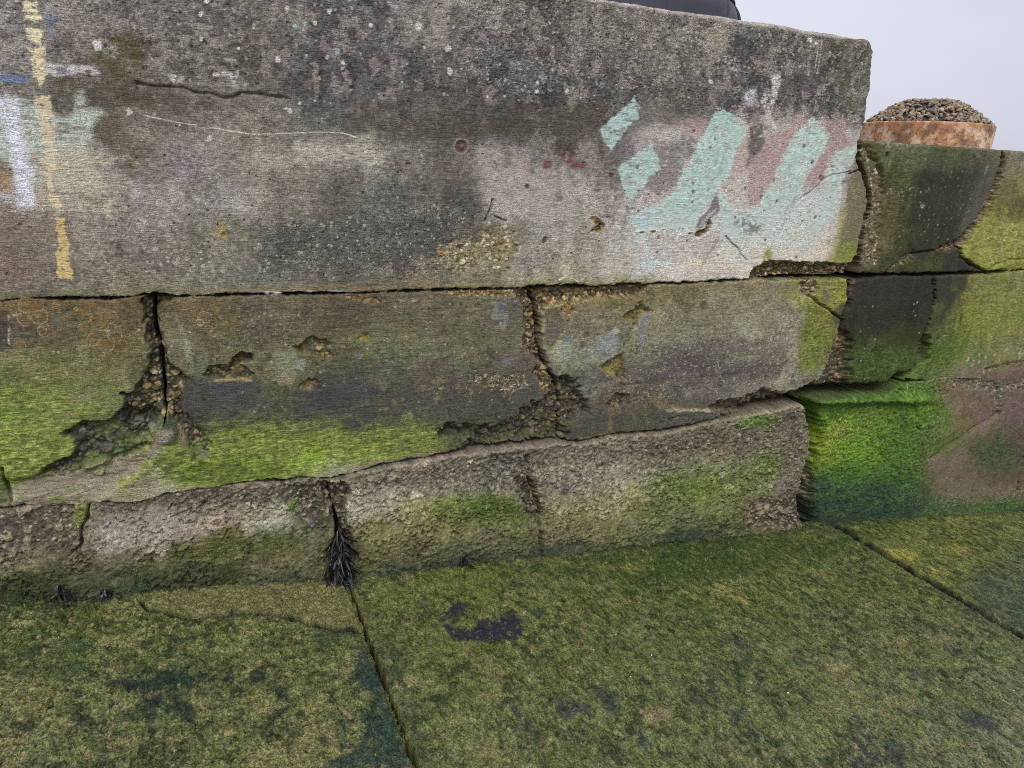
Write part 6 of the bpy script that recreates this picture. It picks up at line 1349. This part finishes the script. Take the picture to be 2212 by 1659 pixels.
# --- seaweed
M_WEED = mat('black_seaweed', .24, .5, ((240, .001),), .5, 200)
def weed(name, label, x0, y0, x1, y1, spread, n, wid, seed, out=.05, group='seaweed caught at the foot of the wall'):
    r = np.random.default_rng(seed); V, F, C = [], [], []
    a = at(x0, y0, 0); b = gpt((x1), y1)
    for k in range(n):
        t0 = r.uniform(0, .8)
        p = a + (b-a)*t0; p[1] = -.003 - .03*t0*r.random(); p[0] += r.normal(0, .005 + .022*t0)*spread
        L = r.uniform(.045, .14)*(1 if n > 50 else .45); m = 10; w0 = wid*r.uniform(.5, 1.5)
        fan = (p[0]-a[0]-(b[0]-a[0])*t0)*7
        d = np.array([fan*.5 + r.normal(0, .24), -.12-.4*r.random(), -1.0]); d /= np.linalg.norm(d)
        sd = np.cross(d, r.normal(size=3)); sd /= np.linalg.norm(sd)
        kink = r.normal(0, .32, 3); base = len(V)
        for i in range(m):
            t = i/(m-1)
            w = w0*(.35+.9*math.sin(min(1, .12+t)*math.pi*.8))*(1 if i < m-1 else .25)
            nrm = np.cross(sd, d)
            V += [p-sd*w+nrm*.5*w, p.copy(), p+sd*w+nrm*.5*w]
            d = d + kink/m*3.2 + r.normal(0, .16, 3) + np.array([0, 0, -.12]); d /= np.linalg.norm(d)
            p = p + d*L/m
            g_ = zb(p[0])+.004+.004*r.random()
            if p[2] < g_: p[2] = g_; d[2] = max(d[2], .0); d[1] -= .3; d /= np.linalg.norm(d)
            if p[1] > -.002: p[1] = -.002
        for i in range(m-1):
            F += [(base+3*i, base+3*i+1, base+3*i+4, base+3*i+3), (base+3*i+1, base+3*i+2, base+3*i+5, base+3*i+4)]
        c = alb([(30, 30, 32), (24, 25, 24), (40, 38, 36), (62, 66, 76), (30, 34, 26), (22, 22, 24)][r.integers(6)])
        C += [c]*(3*m)
    o = mesh_obj(name, np.array(V), np.array(F, dtype=np.int32), M_WEED, np.array(C))
    tag(o, label, 'seaweed', group); return o
weed('seaweed', 'black glossy seaweed tuft hanging from the crack between the two base blocks', 731, 1140, 739, 1264, 1.0, 300, .0034, 1, .075)
weed('seaweed', 'small dark seaweed scrap with greyish leaves at the far left foot of the wall', 128, 1262, 150, 1296, .9, 26, .0045, 2, .04)
weed('seaweed', 'tiny brown seaweed scrap, second from the left at the wall foot', 225, 1268, 236, 1288, .6, 14, .004, 3, .03)
weed('seaweed', 'tiny black seaweed scrap at the foot of the gravelly base block', 998, 1196, 1002, 1216, .5, 12, .004, 4, .03)
weed('seaweed', 'single dark frond stuck flat on the base block left of the black tuft', 404, 1206, 398, 1222, .15, 4, .005, 5, .01)
weed('seaweed', 'dark crumpled weed scrap on the slab below the curved crack', 500, 1352, 508, 1366, .5, 10, .004, 6, .02) if False else None

# --- loose things
def loose(px, py, size, c, name, label, cat, group=None, seed=0, flat=.4):
    p = gpt(px, py); p[2] += size*.25
    v, cc = stone(p, size, seed, flat, .3, [c])
    tag(mesh_obj(name, v, ICO_F, M_STONE, cc), label, cat, group)
for k, (x, y, s_) in enumerate(((1196, 1223, .007), (1436, 1250, .0055), (2053, 1316, .006), (1281, 1404, .005), (1407, 1416, .004), (1702, 1498, .005), (1781, 1547, .0045), (2189, 1492, .004), (1330, 1371, .0035), (1362, 1463, .0035))):
    loose(x, y, s_, (232, 230, 224), 'shell_chip', 'tiny white shell chip lying on the green pavement', 'shell chip', 'white shell chips on the pavement', 300+k)
def wallstone(px, py, y, size, c, label, seed, flat=.7):
    p = at(px, py, y); v, cc = stone(p, size, seed, flat, .4, [c])
    tag(mesh_obj('cobble', v, ICO_F, M_STONE, cc), label, 'cobble', 'loose cobbles in the wall cracks')
wallstone(1757, 1019, .085, .044, (78, 80, 76), 'smooth dark grey cobble wedged in the crack beside the vivid green block', 401)
wallstone(1758, 1076, .10, .04, (70, 74, 66), 'dark mossy cobble below the smooth grey one in the same crack', 402)
wallstone(1757, 1108, .10, .04, (116, 98, 72), 'brown cobble at the bottom of the crack beside the green block', 403)
# bleached grass stem on the green block
p0 = at(1957, 852, -.012); p1 = at(1959, 824, -.03)
v, f = tubepath([p0, .6*p0+.4*p1+np.array([.002, -.004, 0]), p1], [.002, .0017, .0008], 6)
tag(mesh_obj('grass_stem', v, f, mat('dry_straw', .7, .3, (), .2, 200, base=(.62, .60, .42), vcol=False)), 'bleached grass stem sticking up on the mossy green block', 'grass stem')
print('things', round(time.time()-T0, 1), 'tube', R, xc, 'tub', Rb, hb)
CLOUD, SKY_STR, SUN_E, EXPO = 8.6, .115, 1.3, 0.0
# ------------------------------------------------------------------ camera, sky, sun
cam = bpy.data.cameras.new('camera'); co = bpy.data.objects.new('camera', cam); COL.objects.link(co)
from mathutils import Matrix, Vector
co.matrix_world = Matrix(((ex[0], -ex[1], -ex[2], CAMP[0]), (ey[0], -ey[1], -ey[2], CAMP[1]), (ez[0], -ez[1], -ez[2], CAMP[2]), (0, 0, 0, 1)))
cam.sensor_width = 36; cam.lens = FPX/2212*36; cam.clip_start = .02; cam.clip_end = 3000
SC.camera = co

SUN_EL, SUN_AZ = math.radians(48), math.radians(-158)       # behind the viewer's left shoulder, through cloud
w = bpy.data.worlds.new('World'); SC.world = w; w.use_nodes = True
nt = w.node_tree; nd = nt.nodes; lk = nt.links
sky = nd.new('ShaderNodeTexSky'); sky.sky_type = 'NISHITA'; sky.sun_disc = False
sky.sun_elevation = SUN_EL; sky.sun_rotation = SUN_AZ; sky.air_density = 1.0; sky.dust_density = 6.0; sky.ozone_density = 1.0
hs = nd.new('ShaderNodeHueSaturation'); hs.inputs['Saturation'].default_value = .22; hs.inputs['Value'].default_value = 1.0
lk.new(sky.outputs[0], hs.inputs['Color'])
tc = nd.new('ShaderNodeTexCoord'); mp_ = nd.new('ShaderNodeMapping'); mp_.inputs['Scale'].default_value = (1, 1, 2.5)
cn = nd.new('ShaderNodeTexNoise'); cn.inputs['Scale'].default_value = 1.6; cn.inputs['Detail'].default_value = 5
lk.new(tc.outputs['Generated'], mp_.inputs[0]); lk.new(mp_.outputs[0], cn.inputs['Vector'])
rr = nd.new('ShaderNodeMapRange'); rr.inputs[1].default_value = .3; rr.inputs[2].default_value = .7; rr.inputs[3].default_value = .90; rr.inputs[4].default_value = 1.07
lk.new(cn.outputs['Fac'], rr.inputs[0])
# cloud cover evens the clear sky's brightness out
gm = nd.new('ShaderNodeMix'); gm.data_type = 'RGBA'; gm.inputs[0].default_value = .72; gm.inputs[7].default_value = (CLOUD*.90, CLOUD*.925, CLOUD*1.06, 1)
lk.new(hs.outputs[0], gm.inputs[6])
ml = nd.new('ShaderNodeMix'); ml.data_type = 'RGBA'; ml.blend_type = 'MULTIPLY'; ml.inputs[0].default_value = 1
lk.new(gm.outputs[2], ml.inputs[6]); lk.new(rr.outputs[0], ml.inputs[7])
bg = nd['Background']; bg.inputs['Strength'].default_value = SKY_STR
lk.new(ml.outputs[2], bg.inputs['Color'])

sl = bpy.data.lights.new('sun', 'SUN'); so = bpy.data.objects.new('sun', sl); COL.objects.link(so)
sl.energy = SUN_E; sl.angle = math.radians(24); sl.color = (1, .97, .92)
d = Vector((math.sin(SUN_AZ)*math.cos(SUN_EL), math.cos(SUN_AZ)*math.cos(SUN_EL), math.sin(SUN_EL)))
so.rotation_euler = (-d).to_track_quat('-Z', 'Y').to_euler(); so.location = (0, -6, 9)
SC.cycles.use_denoising = False
SC.cycles.pixel_filter_type = 'BLACKMAN_HARRIS'; SC.cycles.filter_width = .9
vs = SC.view_settings
SC.display_settings.display_device = 'sRGB'
vs.view_transform = 'Standard'; vs.look = 'None'; vs.gamma = 1; vs.use_curve_mapping = False; vs.exposure = EXPO
print('done', round(time.time()-T0, 1))
